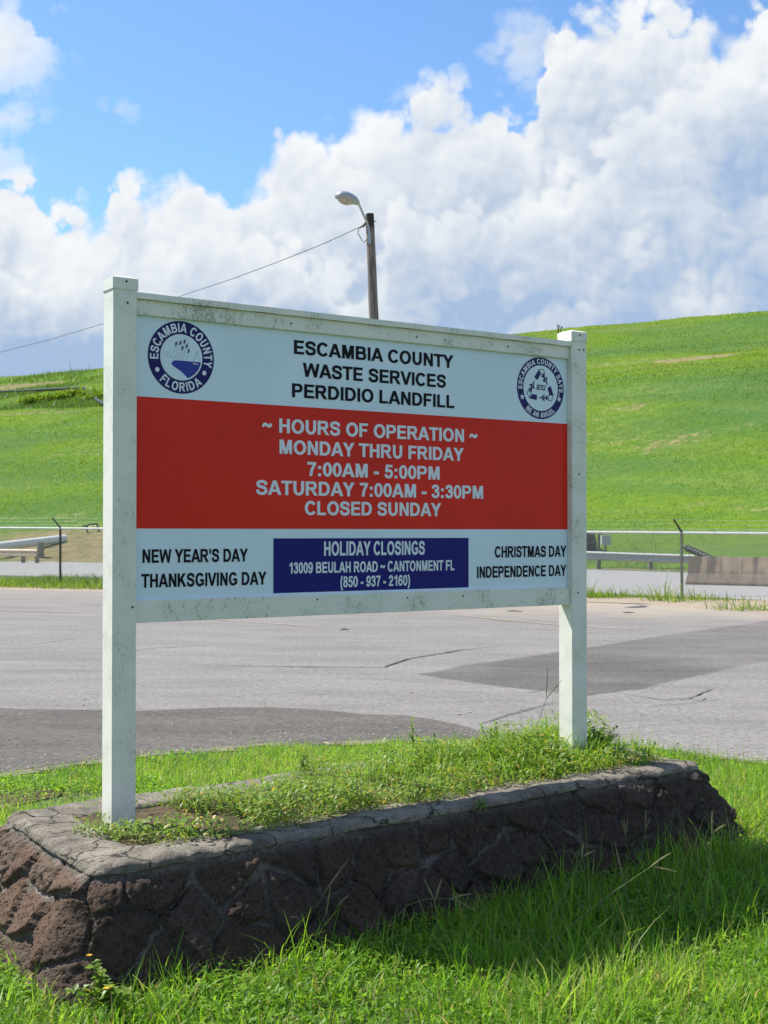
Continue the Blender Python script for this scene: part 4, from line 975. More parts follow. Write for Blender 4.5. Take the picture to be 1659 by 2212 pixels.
Hh = np.where(front, Hh * (.72 + .75 * rightish) * np.where(rng.random(len(X)) < .045, 1.8, 1.), Hh); Hh = np.clip(Hh, .02, .34)
Wd = np.where(front, rng.uniform(.004, .0085, len(X)), rng.uniform(.003, .0055, len(X)))
tint = np.clip(rng.normal(.46, .21, len(X)) + (vnoise(X, Y, .9, 11) - .5) * .55 + (vnoise(X, Y, 5, 12) - .5) * .35, 0, .9); dead = rng.random(len(X)) < .08; tint[dead] = rng.uniform(.93, 1, dead.sum())
Pg = np.stack([X, Y, np.zeros(len(X)) - .004], -1)
lawn = blades(Pg, Hh, Wd, np.abs(rng.normal(.42, .36, len(X))), tint, 4, 21)
# clover-like leaves low in the lawn
n_ = 120000
X = rng.uniform(-3, 3.6, n_); Y = rng.uniform(3.4, 9.6, n_); cl = vnoise(X, Y, 2.2, 31)
keep = (np.abs(X) < .36 * Y + .4) & (Y < road_y(X) - .1) & (rng.random(n_) < np.clip((cl - .30) * 2.6, .15, 1)); X, Y = X[keep], Y[keep]
D = ins(X, Y); keep = D > .2; X, Y = X[keep], Y[keep]; n_ = len(X)
lv = leaves(np.stack([X, Y, rng.uniform(.01, .065, n_)], -1), rng.uniform(.016, .036, n_) * (.7 + .9 * vnoise(X, Y, 4.5, 33)), rng.uniform(.008, .017, n_) * (.7 + .8 * vnoise(X, Y, 4.5, 33)), rng.uniform(0, 6.28, n_), rng.normal(.15, .4, n_), np.clip(rng.normal(.45, .22, n_), 0, .92))
tag(plant_mesh('grass', [lawn, lv], M_grass), 'sunlit green lawn with clover round the stone planter', 'grass', kind='stuff')

# --- ground cover on the planter
hole = at_z(370, 1768, .42)
def spill(x, y):
    a, c = ab(x, y); return a, c
n_ = 75000
X = rng.uniform(-1.6, 1.7, n_); Y = rng.uniform(4.6, 7.6, n_); D = ins(X, Y)
A_ = (X - FL.x) * .777 + (Y - FL.y) * .63; B_ = -(X - FL.x) * .63 + (Y - FL.y) * .777
cov = vnoise(X, Y, 3.2, 41); cov2 = vnoise(X, Y, 9, 42)
edge = -.125 + .05 * cov2 - .02 * (A_ > 1) + .1 * ((B_ > .6) & (A_ < 1.3)) * -1
dh = np.hypot((X - hole.x) * 1.0, (Y - hole.y) * 1.5)
dens = np.clip(-.05 + 1.9 * cov, .12, 1) * (dh > .30) * np.clip((A_ - .30 + .55 * (np.hypot(X + 1.03, Y - 5.27) < .26)) / .25, 0, 1)
dens = dens * np.where((A_ < .75) & (B_ > .62), .08, 1)
keep = (D < edge) & (rng.random(n_) < dens); X, Y, A_, B_, cov = X[keep], Y[keep], A_[keep], B_[keep], cov[keep]; n_ = len(X)
SZ = np.array([soil_z(a, c) for a, c in zip(X, Y)])
tall = np.clip((A_ - 1.2) / 1.6, 0, 1) * np.clip(.95 - np.abs(B_ - .5) * 1.6, .15, 1)
clump = vnoise(X, Y, 6, 44); hgt = rng.random(n_) ** 1.3 * (.018 + .10 * clump ** 2 + .05 * cov + .12 * tall * clump)
tint = np.clip(rng.normal(.5, .2, n_) - .15 * (hgt < .02), 0, .9); yl = rng.random(n_) < (.05 + .12 * (B_ < .28)); tint[yl] = rng.uniform(.9, 1., yl.sum())
lv = leaves(np.stack([X, Y, SZ + .006 + hgt], -1), rng.uniform(.016, .034, n_) * (.7 + .9 * clump) * (1 + .45 * tall), rng.uniform(.007, .015, n_) * (.7 + .7 * clump), rng.uniform(0, 6.28, n_), rng.normal(.25, .42, n_), tint)
n2 = n_ // 4; k = rng.choice(n_, n2, replace=False); stems = blades(np.stack([X[k], Y[k], SZ[k]], -1), hgt[k] + .02, np.full(n2, .0022), np.abs(rng.normal(.2, .3, n2)), rng.uniform(.2, .6, n2), 2, 51)
tag(plant_mesh('ground_cover', [lv, stems], M_leaf), 'leafy green ground cover filling the top of the stone planter', 'ground cover', kind='stuff')
kk = np.where(rng.random(n_) < .05 + .75 * tall)[0]; kk = kk[: 4500]
Pg = np.stack([X[kk], Y[kk], SZ[kk]], -1)
tg = blades(Pg, rng.gamma(5, .018, len(kk)) * (.6 + .6 * tall[kk]) + .03, rng.uniform(.003, .0055, len(kk)), np.abs(rng.normal(.3, .3, len(kk))), np.clip(rng.normal(.58, .18, len(kk)), 0, .95), 4, 61)
tag(plant_mesh('grass', [tg], M_grass), 'bright grass sprouting among the leaves on the planter by the right post', 'grass', kind='stuff')


def weed(name, at, h, n_l, ln, lean, label, cat, group=None, m_=None, spread=.5, seed=0, stems_=1, flowers=0, wide=.42):
    """a leafy plant: stems with leaves in whorls, the leaves one mesh"""
    r_ = np.random.default_rng(seed); root = empty(name, at, label, cat, group); ps = []; sv = []; tips = []
    for s_ in range(stems_):
        az = r_.uniform(0, 6.28); ll = lean * r_.uniform(.3, 1.3) if stems_ > 1 else lean; hh_ = h * (r_.uniform(.6, 1.) if s_ else 1)
        pts_ = [(math.cos(az) * math.sin(ll) * hh_ * t * (.6 + .4 * t), math.sin(az) * math.sin(ll) * hh_ * t * (.6 + .4 * t), hh_ * t * math.cos(ll * t)) for t in np.linspace(0, 1, 5)]
        sv.append(pts_); tips.append(pts_[-1])
        k = n_l // stems_; t = r_.uniform(.12, 1, k) ** .8; P_ = np.stack([np.interp(t, np.linspace(0, 1, 5), [q[i] for q in pts_]) for i in range(3)], -1)
        L_ = ln * r_.uniform(.6, 1.15, k) * (1.1 - .45 * t)
        ps.append(leaves(P_, L_, L_ * wide, r_.uniform(0, 6.28, k), r_.normal(spread * .6, .35, k), np.clip(r_.normal(.5, .22, k), 0, .9)))
    mb_ = MB()
    for q in sv: mb_.tube(q, [.0028, .0024, .002, .0016, .001], 5)
    st_ = mb_.build('stem', M_stem, root)
    plant_mesh('leaves', ps, m_ or M_leaf, root)
    for i in range(flowers):
        t_ = tips[i % len(tips)]; P_ = np.repeat(np.array([[t_[0] + r_.normal(0, .01), t_[1] + r_.normal(0, .01), t_[2] + .005]]), 6, 0)
        plant_mesh('flower', [leaves(P_, np.full(6, .013), np.full(6, .010), np.arange(6) * 1.047, np.full(6, .35), np.full(6, .97))], M_flower, root)
    return root


M_stem = plain('stem_green', (.10, .14, .045), .6, 0, .2, 20)
M_flower = plain('yellow_flower', (.75, .42, .02), .5, 0, .1, 30)
p_ = at_y(1288, 1632, 7.05); p_.z = soil_z(p_.x, p_.y) - .01
weed('shrub', p_, .20, 900, .034, .8, 'low dark green shrub crowding the foot of the right post', 'shrub', m_=M_dleaf, seed=4, stems_=26, spread=.5)
p_ = at_z(238, 2188, 0.)
weed('weed_plant', p_ + Vector((0, -.02, 0)), .21, 230, .048, .8, 'pale green weed with yellow flowers at the near corner of the planter', 'plant', seed=8, stems_=7, flowers=3, wide=.6)
p_ = at_y(1040, 1752, 5.86); p_.z = .395
q0 = at_z(1037, 1742, .40)
weed('weed_plant', (q0.x, q0.y, .385), .055, 34, .05, .5, 'small weed rooted in the crack below the coping', 'plant', seed=12, stems_=4, spread=-.2, wide=.3)
q0 = at_z(755, 1800, .37)
weed('weed_plant', (q0.x, q0.y - .01, .36), .04, 22, .026, .6, 'tiny grassy weed in the coping crack near the middle of the wall', 'plant', seed=13, stems_=5, wide=.15)
for i, (px, py, Y_, h, lab) in enumerate(((893, 1640, 6.6, .24, 'tallest leafy weed standing straight up in the planter grass'), (655, 1660, 6.35, .13, 'short leafy weed at the back of the planter, left of the tall one'), (1075, 1620, 6.95, .17, 'leafy weed in the planter between the tall weed and the right post'))):
    q0 = at_y(px, py, Y_); weed('weed_plant', (q0.x, q0.y, soil_z(q0.x, q0.y)), h, 60, .06, .12, lab, 'plant', seed=20 + i, wide=.25, spread=.9)


def stalk(px_base, px_pts, forks, zb_, label, dy=0., group='grass seed stalks by the planter', r0=.0022):
    """a wiry seed-head stem with its spikes"""
    b_ = at_z(px_base[0], px_base[1], zb_); b_.y += dy; root = empty('seed_stalk', b_, label, 'grass stalk', group)
    def loc(px): return at_y(px[0], px[1], b_.y) - b_
    pts_ = [Vector((0, 0, 0))] + [loc(q) for q in px_pts]
    sm = []
    for i in range(len(pts_) - 1):
        for t in (0, .34, .67): sm.append(pts_[i].lerp(pts_[i + 1], t))
    sm.append(pts_[-1]); n_ = len(sm)
    st_ = MB().tube(sm, [r0 * (1.1 - .5 * i / n_) for i in range(n_)], 6).build('stem', M_stem, root, True)
    for f_ in forks:
        e_ = loc(f_); a = pts_[-1]; k = [a.lerp(e_, t) + Vector((0, 0, .003 * math.sin(t * 3))) for t in np.linspace(0, 1, 6)]
        MB().tube(k, [r0 * .7, r0 * 1.5, r0 * 1.7, r0 * 1.6, r0 * 1.2, r0 * .5], 6).build('seed_spike', M_spike, root, True)


M_spike = plain('seed_spike', (.20, .17, .085), .8, 0, .3, 60, .4)
def za(x_, y_): return zc(x_, y_, 1.476, 1900, 3200)
def zb2(x_, y_): return zc(x_, y_, 1.508, 900, 3100)
stalk(za(330, 800), [za(430, 560), za(575, 262)], [za(585, 165), za(655, 220)], .0, 'forked seed stalk in shade at the middle of the stone wall')
stalk(za(330, 850), [za(520, 650), za(760, 460), za(975, 316)], [za(1095, 235), za(1130, 345)], .0, 'long seed stalk leaning far to the right across the dark wall')
stalk(za(855, 760), [za(850, 560), za(815, 380)], [za(768, 175)], .0, 'thin straight seed stalk rising before the shaded right half of the wall')
stalk(za(1285, 700), [za(1300, 480), za(1318, 280), za(1335, 122)], [za(1335, -10), za(1415, 68)], .0, 'tallest forked seed stalk, before the right end of the planter')
stalk(za(850, 380), [za(845, 250), za(830, 130)], [za(803, 40), za(820, 35), za(843, 35)], .05, 'three-spiked seed stalk close against the dark wall', .12)
stalk(za(910, 400), [za(925, 260), za(945, 100)], [za(950, -20), za(975, 30)], .05, 'faint seed stalk just right of the three-spiked one', .12)
stalk(zb2(1245, 1020), [zb2(1240, 850), zb2(1225, 680)], [zb2(1160, 545), zb2(1265, 545)], .0, 'seed stalk forked like a Y left of the weeds under the wall')
stalk(zb2(920, 900), [zb2(980, 790), zb2(1060, 700), zb2(1180, 662), zb2(1320, 660)], [zb2(1450, 632), zb2(1480, 742)], .0, 'seed stalk arching over to the right in a bow')
stalk(zb2(400, 960), [zb2(470, 800), zb2(560, 640)], [zb2(710, 430)], .0, 'slanting seed stalk before the sunlit left part of the wall')
stalk(zb2(560, 960), [zb2(575, 780)], [zb2(605, 592)], .0, 'short upright seed stalk in the tuft before the left part of the wall')
stalk(zb2(590, 950), [zb2(600, 790), zb2(650, 700)], [zb2(715, 640)], .0, 'pale bent seed stalk in the tuft before the left part of the wall')
stalk((1152, 1640), [(1155, 1580), (1180, 1510)], [(1183, 1440), (1213, 1470)], .46, 'slender dry stalk standing in the planter left of the right post', 0., None, .0016)

# tufts of long grass at the foot of the wall
def tuft(at, n_, h, sp, label, cat='grass tuft', group=None, seed=0, wd=.006, lean=.35, m_=None, name='grass_tuft'):
    r_ = np.random.default_rng(seed); P_ = np.stack([r_.normal(0, sp, n_), r_.normal(0, sp, n_), np.zeros(n_) - .01], -1)
    hh_ = h * r_.uniform(.45, 1.1, n_); az = np.arctan2(P_[:, 1], P_[:, 0]) + r_.normal(0, .7, n_)
    v_, f_, t_ = blades(P_, hh_, r_.uniform(.7, 1.2, n_) * wd, np.abs(r_.normal(lean, .25, n_)), np.clip(r_.normal(.5, .2, n_), 0, .98), 5, seed, 1.8, az)
    o_ = from_arrays(name, v_, f_, m_ or M_grass, None, {'tint': t_}); o_.location = at
    return tag(o_, label, cat, group)


gt = 'long grass tufts along the stone wall'
for i, (px, py, n_, h, sp, lab) in enumerate(((610, 2075, 46, .24, .07, 'tuft of long grass before the left part of the wall'), (690, 2062, 34, .2, .06, 'smaller grass tuft just right of the left tuft by the wall'), (1085, 2010, 40, .22, .07, 'grass tuft where the wall meets its own shadow'),
                                      (1255, 1998, 36, .22, .08, 'shaded grass tuft under the middle of the wall'), (1500, 2010, 44, .24, .09, 'grass tuft on the shadow edge near the right end'), (1600, 1985, 40, .22, .09, 'grass tuft furthest right on the shadow edge'), (60, 2085, 50, .20, .09, 'grass tuft against the sunlit left end of the planter'))):
    tuft(at_z(px, py), n_, h, sp, lab, group=gt, seed=70 + i)

# --- fence-side verge
n_ = 190000
t = rng.uniform(-30, 22, n_); q = rng.uniform(28.4, 49.5, n_); X = QX * q + QY * t; Y = QY * q - QX * t
n2x = np.array([p.x for p in r2n]); n2q = np.array([fq(p.x, p.y) for p in r2n]); f2q = np.array([fq(p.x, p.y) for p in r2f])[::-1]; f2x = np.array([p.x for p in r2f])[::-1]
left = np.clip((-X - 1) / 4, 0, 1)
lo = 29.3 + .5 * vnoise(X, Y, .8, 5) + (1 - left) * .8; hi = np.interp(X, n2x, n2q) - .2; lo2 = np.interp(X, f2x, f2q) + 1.0
dn = np.where(left > .5, 1., np.clip((vnoise(X, Y, .9, 6) - .25) * 2, .1, 1) * np.exp(-((q - 31.9) / 1.1) ** 2))
keep = (((q > lo) & (q < hi) & (rng.random(n_) < dn)) | ((q > lo2) & (X > -7) & (rng.random(n_) < .8))) & (np.abs(X) < .34 * Y + 1.5); X, Y, q, left = X[keep], Y[keep], q[keep], left[keep]; n_ = len(X)
Z = np.array([terrain(a, c) for a, c in zip(X, Y)]) + np.where(q > 46.9, .012, 0)
Hh = np.where(q > 45, .5, .72) * rng.gamma(5, .036, n_) * (.45 + .9 * vnoise(X, Y, .7, 7)) * (.8 + .45 * left * (q < 34)) + .05
tint = np.clip(rng.normal(.42, .2, n_) + (vnoise(X, Y, .5, 8) - .5) * .5, 0, .95)
tag(plant_mesh('grass', [blades(np.stack([X, Y, Z], -1), Hh, rng.uniform(.012, .026, n_), np.abs(rng.normal(.5, .35, n_)), tint, 3, 91)], M_hgrass), 'rough green grass on the verge along the chain link fence', 'grass', kind='stuff')
gv = 'tall weed clumps along the fence'
for i, (px, py, n_, h, sp, lab) in enumerate(((1283, 1290, 90, .62, .2, 'dark tall weed clump by the fence beside the right sign post'), (1428, 1297, 70, .85, .2, 'tall fountain of grass left of the right fence post'), (1462, 1300, 70, .32, .28, 'low bright grass clump in front of the right fence post'),
                                      (1502, 1296, 60, .45, .22, 'weed clump just right of the right fence post'), (1585, 1318, 60, .5, .25, 'grass clump before the concrete barrier'), (1640, 1318, 50, .45, .25, 'grass clump at the right edge before the barrier'))):
    tuft(at_z(px, py), n_, h, sp, lab, 'weed clump', gv, 110 + i, .02, .55, M_hgrass, 'weed_clump')
# --- hill grass: short tufts, thinning with distance
n_ = 560000
ang = rng.uniform(-.345, .345, n_); D = np.exp(rng.uniform(np.log(43), np.log(215), n_)); X = np.tan(ang) * D; Y = D
q = QX * X + QY * Y; s_ = .509 * X + .861 * Y; keep = (q > 47.6) & (s_ < 136); X, Y, q, s_, D = X[keep], Y[keep], q[keep], s_[keep], D[keep]; n_ = len(X)
hv = np.zeros(len(hx) * len(hy) * 3, np.float32); hill.data.vertices.foreach_get('co', hv); HZ = hv.reshape(len(hy), len(hx), 3)[:, :, 2]
ix = np.clip(np.searchsorted(hx, X) - 1, 0, len(hx) - 2); iy = np.clip(np.searchsorted(hy, Y) - 1, 0, len(hy) - 2)
fx = (X - hx[ix]) / (hx[ix + 1] - hx[ix]); fy = (Y - hy[iy]) / (hy[iy + 1] - hy[iy])
Z = (HZ[iy, ix] * (1 - fx) + HZ[iy, ix + 1] * fx) * (1 - fy) + (HZ[iy + 1, ix] * (1 - fx) + HZ[iy + 1, ix + 1] * fx) * fy
BV = bare_v.reshape(len(hy), len(hx)); bare = BV[iy, ix] * (1 - fx) * (1 - fy) + BV[iy, ix + 1] * fx * (1 - fy) + BV[iy + 1, ix] * (1 - fx) * fy + BV[iy + 1, ix + 1] * fx * fy
al = QY * X - QX * Y
keep = rng.random(n_) < np.clip(1.05 - bare * 1.3, .05, 1); X, Y, Z, q, D, al = X[keep], Y[keep], Z[keep], q[keep], D[keep], al[keep]; n_ = len(X)
pat = vnoise(al * .5, q, .07, 17) * .6 + vnoise(al * .6, q * 1.8, .22, 18) * .4
tint = np.clip(rng.normal(.50, .09, n_) + (pat - .5) * 1.15, 0, 1)
weedy = (X < -18) & (vnoise(al, q, .12, 23) > .6) & (q > 95)
Hh = rng.gamma(6, .012, n_) * (.6 + .8 * vnoise(X, Y, .25, 20)) * (1 + weedy * 3.) * np.where(rng.random(n_) < .012, 3.2, 1.) + .03; tint = np.where(weedy, tint * .5, tint)
tag(plant_mesh('grass', [blades(np.stack([X, Y, Z - .02], -1), Hh * np.clip((D - 30) / 55, .55, 1), .016 + .00055 * D, np.abs(rng.normal(.6, .35, n_)), tint, 1, 95)], M_hgrass), 'mown green grass covering the slope of the landfill hill', 'grass', kind='stuff')

# ------------------------------------------------------------------ chain link fence
fa, fb = at_z(130, 1262), at_z(1473, 1290)
fdir = (fb - fa); span = fdir.length / 6; fdir.normalize()
fence = empty('chain_link_fence', fa, 'chain link fence with barbed wire strands and angled posts beyond the road', 'fence')
def rail_z(k): return 1.745 - .0235 * k
lo_k, hi_k = -4, 10
for k in range(lo_k, hi_k + 1):
    p_ = fdir * span * k; zt_ = rail_z(k)
    r_ = .036
    po = MB().tube([p_ + Vector((0, 0, -.2)), p_ + Vector((0, 0, zt_ - .02))], r_, 10).build('post', M_iron if k in (0, -1, 1) else M_fpost, fence, True)
    out_ = Vector((-QX * .62 - QY * .42, -QY * .62 + QX * .42, 0)) * .36
    MB().tube([p_ + Vector((0, 0, zt_ - .02)), p_ + Vector((0, 0, zt_ + .02)), p_ + out_ + Vector((0, 0, zt_ + .34))], [.036, .032, .02], 8).build('barb_arm', M_iron, po, True)
MB().tube([fdir * span * lo_k + Vector((0, 0, rail_z(lo_k))), fdir * span * hi_k + Vector((0, 0, rail_z(hi_k)))], .032, 8).build('top_rail', M_galv, fence, True)
wm = MB(); pitch_ = .075; Ltot = span * (hi_k - lo_k); H0 = 1.66; k = 0
while k * pitch_ < Ltot + H0:
    for sg in (1, -1):
        s0 = k * pitch_ - (H0 if sg > 0 else 0); s1 = s0 + sg * H0 if sg > 0 else s0 - H0
        za0, za1 = .03, .03 + H0
        if s0 < 0: za0 += -s0 if sg > 0 else 0; s0 = 0 if sg > 0 else s0
        if s1 > Ltot: za1 -= (s1 - Ltot); s1 = Ltot
        if sg < 0 and s1 < 0: za1 -= -s1; s1 = 0
        if sg < 0 and s0 > Ltot: za0 += s0 - Ltot; s0 = Ltot
        if za1 <= za0 + .02: continue
        a_ = fdir * (span * lo_k + s0); c_ = fdir * (span * lo_k + s1); off = Vector((QX, QY, 0)) * (.003 * sg)
        wm.tube([a_ + off + Vector((0, 0, za0)), c_ + off + Vector((0, 0, za1))], .0046, 3, False)
    k += 1
wm.build('chain_link_mesh', M_wire, fence)
bw = MB()
for j in (.3, .62, .95):
    o_ = Vector((-QX * .62 - QY * .42, -QY * .62 + QX * .42, 0)) * .36 * j
    for k in range(lo_k, hi_k):
        a_ = fdir * span * k + o_ + Vector((0, 0, rail_z(k) + .02 + .32 * j)); c_ = fdir * span * (k + 1) + o_ + Vector((0, 0, rail_z(k + 1) + .02 + .32 * j))
        bw.tube([a_, a_.lerp(c_, .5) - Vector((0, 0, .02)), c_], .003, 3, False)
        for i in range(18):
            q_ = a_.lerp(c_, (i + .5) / 18); bw.tube([q_ + Vector((.02, 0, .022)), q_ - Vector((.02, 0, .022))], .0025, 3, False)
bw.build('barbed_wire', M_wire, fence)

# ------------------------------------------------------------------ lamp on its wooden pole, and the service wire
LY = 32.2
base = at_y(832, 1151, LY); base.z = 0; ptop = at_y(798.5, 462, LY)
lamp = empty('street_lamp', (base.x, base.y, 0), 'grey cobra-head street lamp on a leaning weathered wooden pole behind the sign', 'street lamp')
pt = ptop - Vector((base.x, base.y, 0)); n_ = 14
pole = MB().tube([Vector((0, 0, -.3))] + [pt * (i / n_) + Vector((mnoise.noise((i * .6, 0, 0)) * .012, 0, 0)) for i in range(n_ + 1)], [.165] + [.165 - .062 * i / n_ for i in range(n_ + 1)], 16).build('pole', M_pole, lamp, True)
def rl(px, py, dy=0.): return at_y(px, py, LY + dy) - Vector((base.x, base.y, 0))
MB().tube([rl(800, 525, -.14), rl(797.5, 498, -.14), rl(794, 484, -.16), rl(788, 470, -.30), rl(780, 452, -.62), rl(775, 441, -.86), rl(771, 437, -1.05)], .026, 8).build('arm', M_lamp, lamp, True)
mb = MB(); mb.tube([rl(790, 490, -.12), rl(809, 488, -.0)], .012, 6); mb.tube([rl(806, 478, 0), rl(813, 478, -.05)], .011, 6); mb.build('bolt', M_iron, lamp)
mb = MB(); mb.box(*[c for a in zip((rl(795, 527, -.15)), (rl(799, 492, -.10))) for c in sorted(a)]); mb.build('bracket', M_lamp, lamp)
# cobra head: rings along its axis
hb = rl(773, 438, -.98); ht = rl(729, 421.5, -1.52); ax = (ht - hb).normalized(); sd_ = ax.cross(Vector((0, 0, 1))).normalized(); upv = sd_.cross(ax)
hl = (ht - hb).length
prof = [(-.02, .05, .05, .05), (.06, .09, .075, .06), (.22, .15, .12, .075), (.45, .185, .15, .08), (.68, .195, .155, .075), (.86, .175, .13, .065), (.96, .12, .085, .05), (1.01, .04, .03, .02)]
rings = []
for t, wd, hu, hd in prof:
    c_ = hb + ax * hl * t; rings.append([c_ + sd_ * wd * math.cos(a) + upv * (hu if math.sin(a) > 0 else hd) * math.sin(a) for a in np.linspace(0, 2 * math.pi, 20, endpoint=False)])
head = MB().loft(rings).build('lamp_head', M_lamp, lamp, True)
rings = []
for t, wd, hd in ((.28, .06, .07), (.36, .12, .12), (.52, .155, .16), (.7, .155, .16), (.83, .12, .125), (.90, .05, .07)):
    c_ = hb + ax * hl * t; rings.append([c_ + sd_ * wd * math.cos(a) + upv * ((.0) if math.sin(a) > 0 else hd) * math.sin(a) for a in np.linspace(0, 2 * math.pi, 18, endpoint=False)])
MB().loft(rings).build('lens', M_lens, head, True)
c_ = hb + ax * hl * .62 + upv * .118
MB().tube([c_, c_ + upv * .05], [.03, .022], 8).build('photocell', M_lamp, head, True)
wire = empty('power_line', at_y(790, 486, LY), 'thin dark service wire running left from the lamp pole', 'power line')
w0 = at_y(788, 487, LY)
wp_ = [(788, 487, 0), (770, 494, .45), (700, 526, 2.1), (600, 566, 4.6), (500, 603, 7.2), (397, 637, 10), (300, 672, 12.8), (220, 700, 15.2), (110, 733, 18.6), (0, 761, 22), (-150, 793, 27), (-400, 838, 36)]
wl_ = [at_y(a, c, LY + d) - w0 for a, c, d in wp_]
MB().tube(wl_, .0095, 6).build('cable', M_rubber, wire, True)
MB().tube([at_y(a, c, LY + d) - w0 for a, c, d in ((776, 491, .2), (773, 503, .2), (778, 512, .15), (782, 520, .1), (787, 523, 0), (793, 517, -.1))], .011, 6).build('drip_loop', M_rubber, wire, True)
mb = MB(); mb.tube([at_y(783, 490, LY) - w0, at_y(792, 480, LY) - w0], .03, 8); mb.tube([at_y(777, 492, LY + .1) - w0, at_y(782, 489, LY + .05) - w0], .022, 8); mb.build('insulator', M_iron, wire, True)
wire.location = w0

# ------------------------------------------------------------------ guardrails, barrier, pipes beyond the fence
def guardrail(pts_, label, posts, m_):
    root = empty('guardrail', pts_[0], label, 'guardrail', 'guardrails beyond the fence')
    o_ = pts_[0]; d = (pts_[-1] - pts_[0]); d.z = 0; d.normalize(); nn = Vector((d.y, -d.x, 0))
    if nn.y > 0: nn = -nn
    prof_ = [(0, .160), (.015, .158), (.085, .115), (.085, .085), (.01, .035), (.0, .018), (0, -.018), (.01, -.022), (.085, -.065), (.085, -.10), (.015, -.155), (0, -.16)]
    ring_ = prof_ + [(a - .012, c) for a, c in prof_[::-1]]
    MB().loft([[q + nn * a + Vector((0, 0, c)) - o_ for a, c in ring_] for q in pts_]).build('rail_beam', m_, root)
    for f_ in posts:
        k = f_ * (len(pts_) - 1); i = min(int(k), len(pts_) - 2); q = pts_[i].lerp(pts_[i + 1], k - i) - o_ - nn * .09
        MB().box(q.x - .075, q.x + .075, q.y - .08, q.y + .08, q.z - .75, q.z + .17).build('post', M_gpost, root)
    return root


M_gpost = plain('guardrail_post', (.22, .19, .15), .9, 0, .3, 6)
M_rust = plain('sun_tanned_steel', (.68, .55, .39), .6, .05, .15, 5)
gl = [at_y(px, py, D_) for px, py, D_ in ((-420, 1180, 67), (-200, 1187, 63), (0, 1193.5, 59.5), (82, 1194.5, 58.3))]
guardrail(gl, 'tan guardrail under the long pipe at the left', (.02, .3, .62, .86, .98), M_rust)
gr_ = [at_y(px, py, D_) for px, py, D_ in ((1010, 1190, 50.5), (1150, 1195.5, 49.4), (1270, 1200, 48.4), (1380, 1204, 47.6), (1500, 1208, 46.8))]
M_dull = plain('dull_zinc', (.46, .47, .44), .6, .05, .18, 10)
guardrail(gr_, 'pale galvanised guardrail running into the concrete barrier', (.05, .3, .55, .8), M_dull)
e0 = on_terrain(88, 1206)
mb = MB(); mb.tube([e0 + Vector((0, 0, -.2)), e0 + Vector((0, 0, .75))], .16, 12); o = mb.build('bollard', M_gpost, None, True)
tag(o, 'short weathered wooden stump closing the end of the left guardrail', 'bollard')
b0 = on_terrain(1490, 1263); b1 = on_terrain(1700, 1269.5); bd = (b1 - b0); bd.z = 0; bd.normalize(); bn = Vector((bd.y, -bd.x, 0))
bar = empty('concrete_barrier', b0, 'stained brown concrete barrier at the right edge beyond the fence', 'barrier', rz=math.atan2(bd.y, bd.x))
sec = [(-.30, 0), (-.30, .08), (-.13, .34), (-.085, .83), (.085, .83), (.13, .34), (.30, .08), (.30, 0)]
for i in range(3):
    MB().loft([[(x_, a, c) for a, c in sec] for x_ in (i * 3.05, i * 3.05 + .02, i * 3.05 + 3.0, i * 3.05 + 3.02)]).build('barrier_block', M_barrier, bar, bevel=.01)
bar.rotation_euler = (0, 0, math.atan2(bd.y, bd.x))
p0_, p1_ = at_y(-260, 1210, 58), at_y(141, 1163.5, 64.5)
pp_ = MB(); L_ = (p1_ - p0_).length; dd = (p1_ - p0_).normalized(); k = 60
pp_.tube([p0_ + dd * L_ * i / k for i in range(k + 1)], [.205 + (.008 if i % 12 == 0 else 0) for i in range(k)] + [.20], 20)
tag(pp_.build('drain_pipe', M_pipe, None, True), 'long pale grey pipe lying up the bank behind the left guardrail', 'pipe')
# black corrugated pipe end behind the barrier
a_, c_ = at_y(1478, 1181, 50.5), at_y(1545, 1211, 48.5); mb = MB(); rs = []; pts_ = []
for i in range(41):
    pts_.append(a_.lerp(c_, i / 40)); rs.append((.13 if i % 4 < 2 else .095) * (1 if i > 3 else .5 + .12 * i))
tag(mb.tube(pts_, rs, 14).build('corrugated_pipe', M_rubber, None), 'black ribbed pipe sloping down behind the concrete barrier', 'pipe')
# black tarp bundle and the box on its post, right of the sign
c_ = on_terrain(1266, 1192); bm = bmesh.new(); bmesh.ops.create_icosphere(bm, subdivisions=4, radius=1)
for v_ in bm.verts:
    n1 = mnoise.noise(v_.co * 1.6) * .35 + mnoise.noise(v_.co * 5) * .15; v_.co = Vector((v_.co.x * .50, v_.co.y * .45, v_.co.z * .42)) * (1 + n1)
me = bpy.data.meshes.new('tarp_heap'); bm.to_mesh(me); bm.free(); o = mesh_obj('tarp_heap', me, M_rubber); o.location = c_ + Vector((0, 0, .33))
tag(o, 'heap of black plastic sheeting behind the guardrail beside the sign', 'tarp')
c_ = on_terrain(1300, 1191); MB_ = MB(); MB_.tube([(0, 0, -.1), (.02, 0, .62)], .05, 8); MB_.tube([(.02, 0, .45), (.2, 0, .75)], .03, 6); o = MB_.build('pipe_stub', M_iron, None, True); o.location = at_y(1293, 1188, 50.8)
tag(o, 'rusty upright pipe stub between the black heap and the grey box', 'pipe')
jb = empty('utility_box', at_y(1308, 1192, 50.5), 'small grey metal box on a short post behind the guardrail', 'utility box')
MB().tube([(0, 0, -.3), (0, 0, .3)], .035, 8).build('post', M_iron, jb, True)
bx = MB().box(-.17, .20, -.12, .12, .26, .66).build('cabinet', M_galv, jb, bevel=.015); MB().box(-.14, .17, -.128, -.1205, .29, .63).build('door', M_wire, bx)
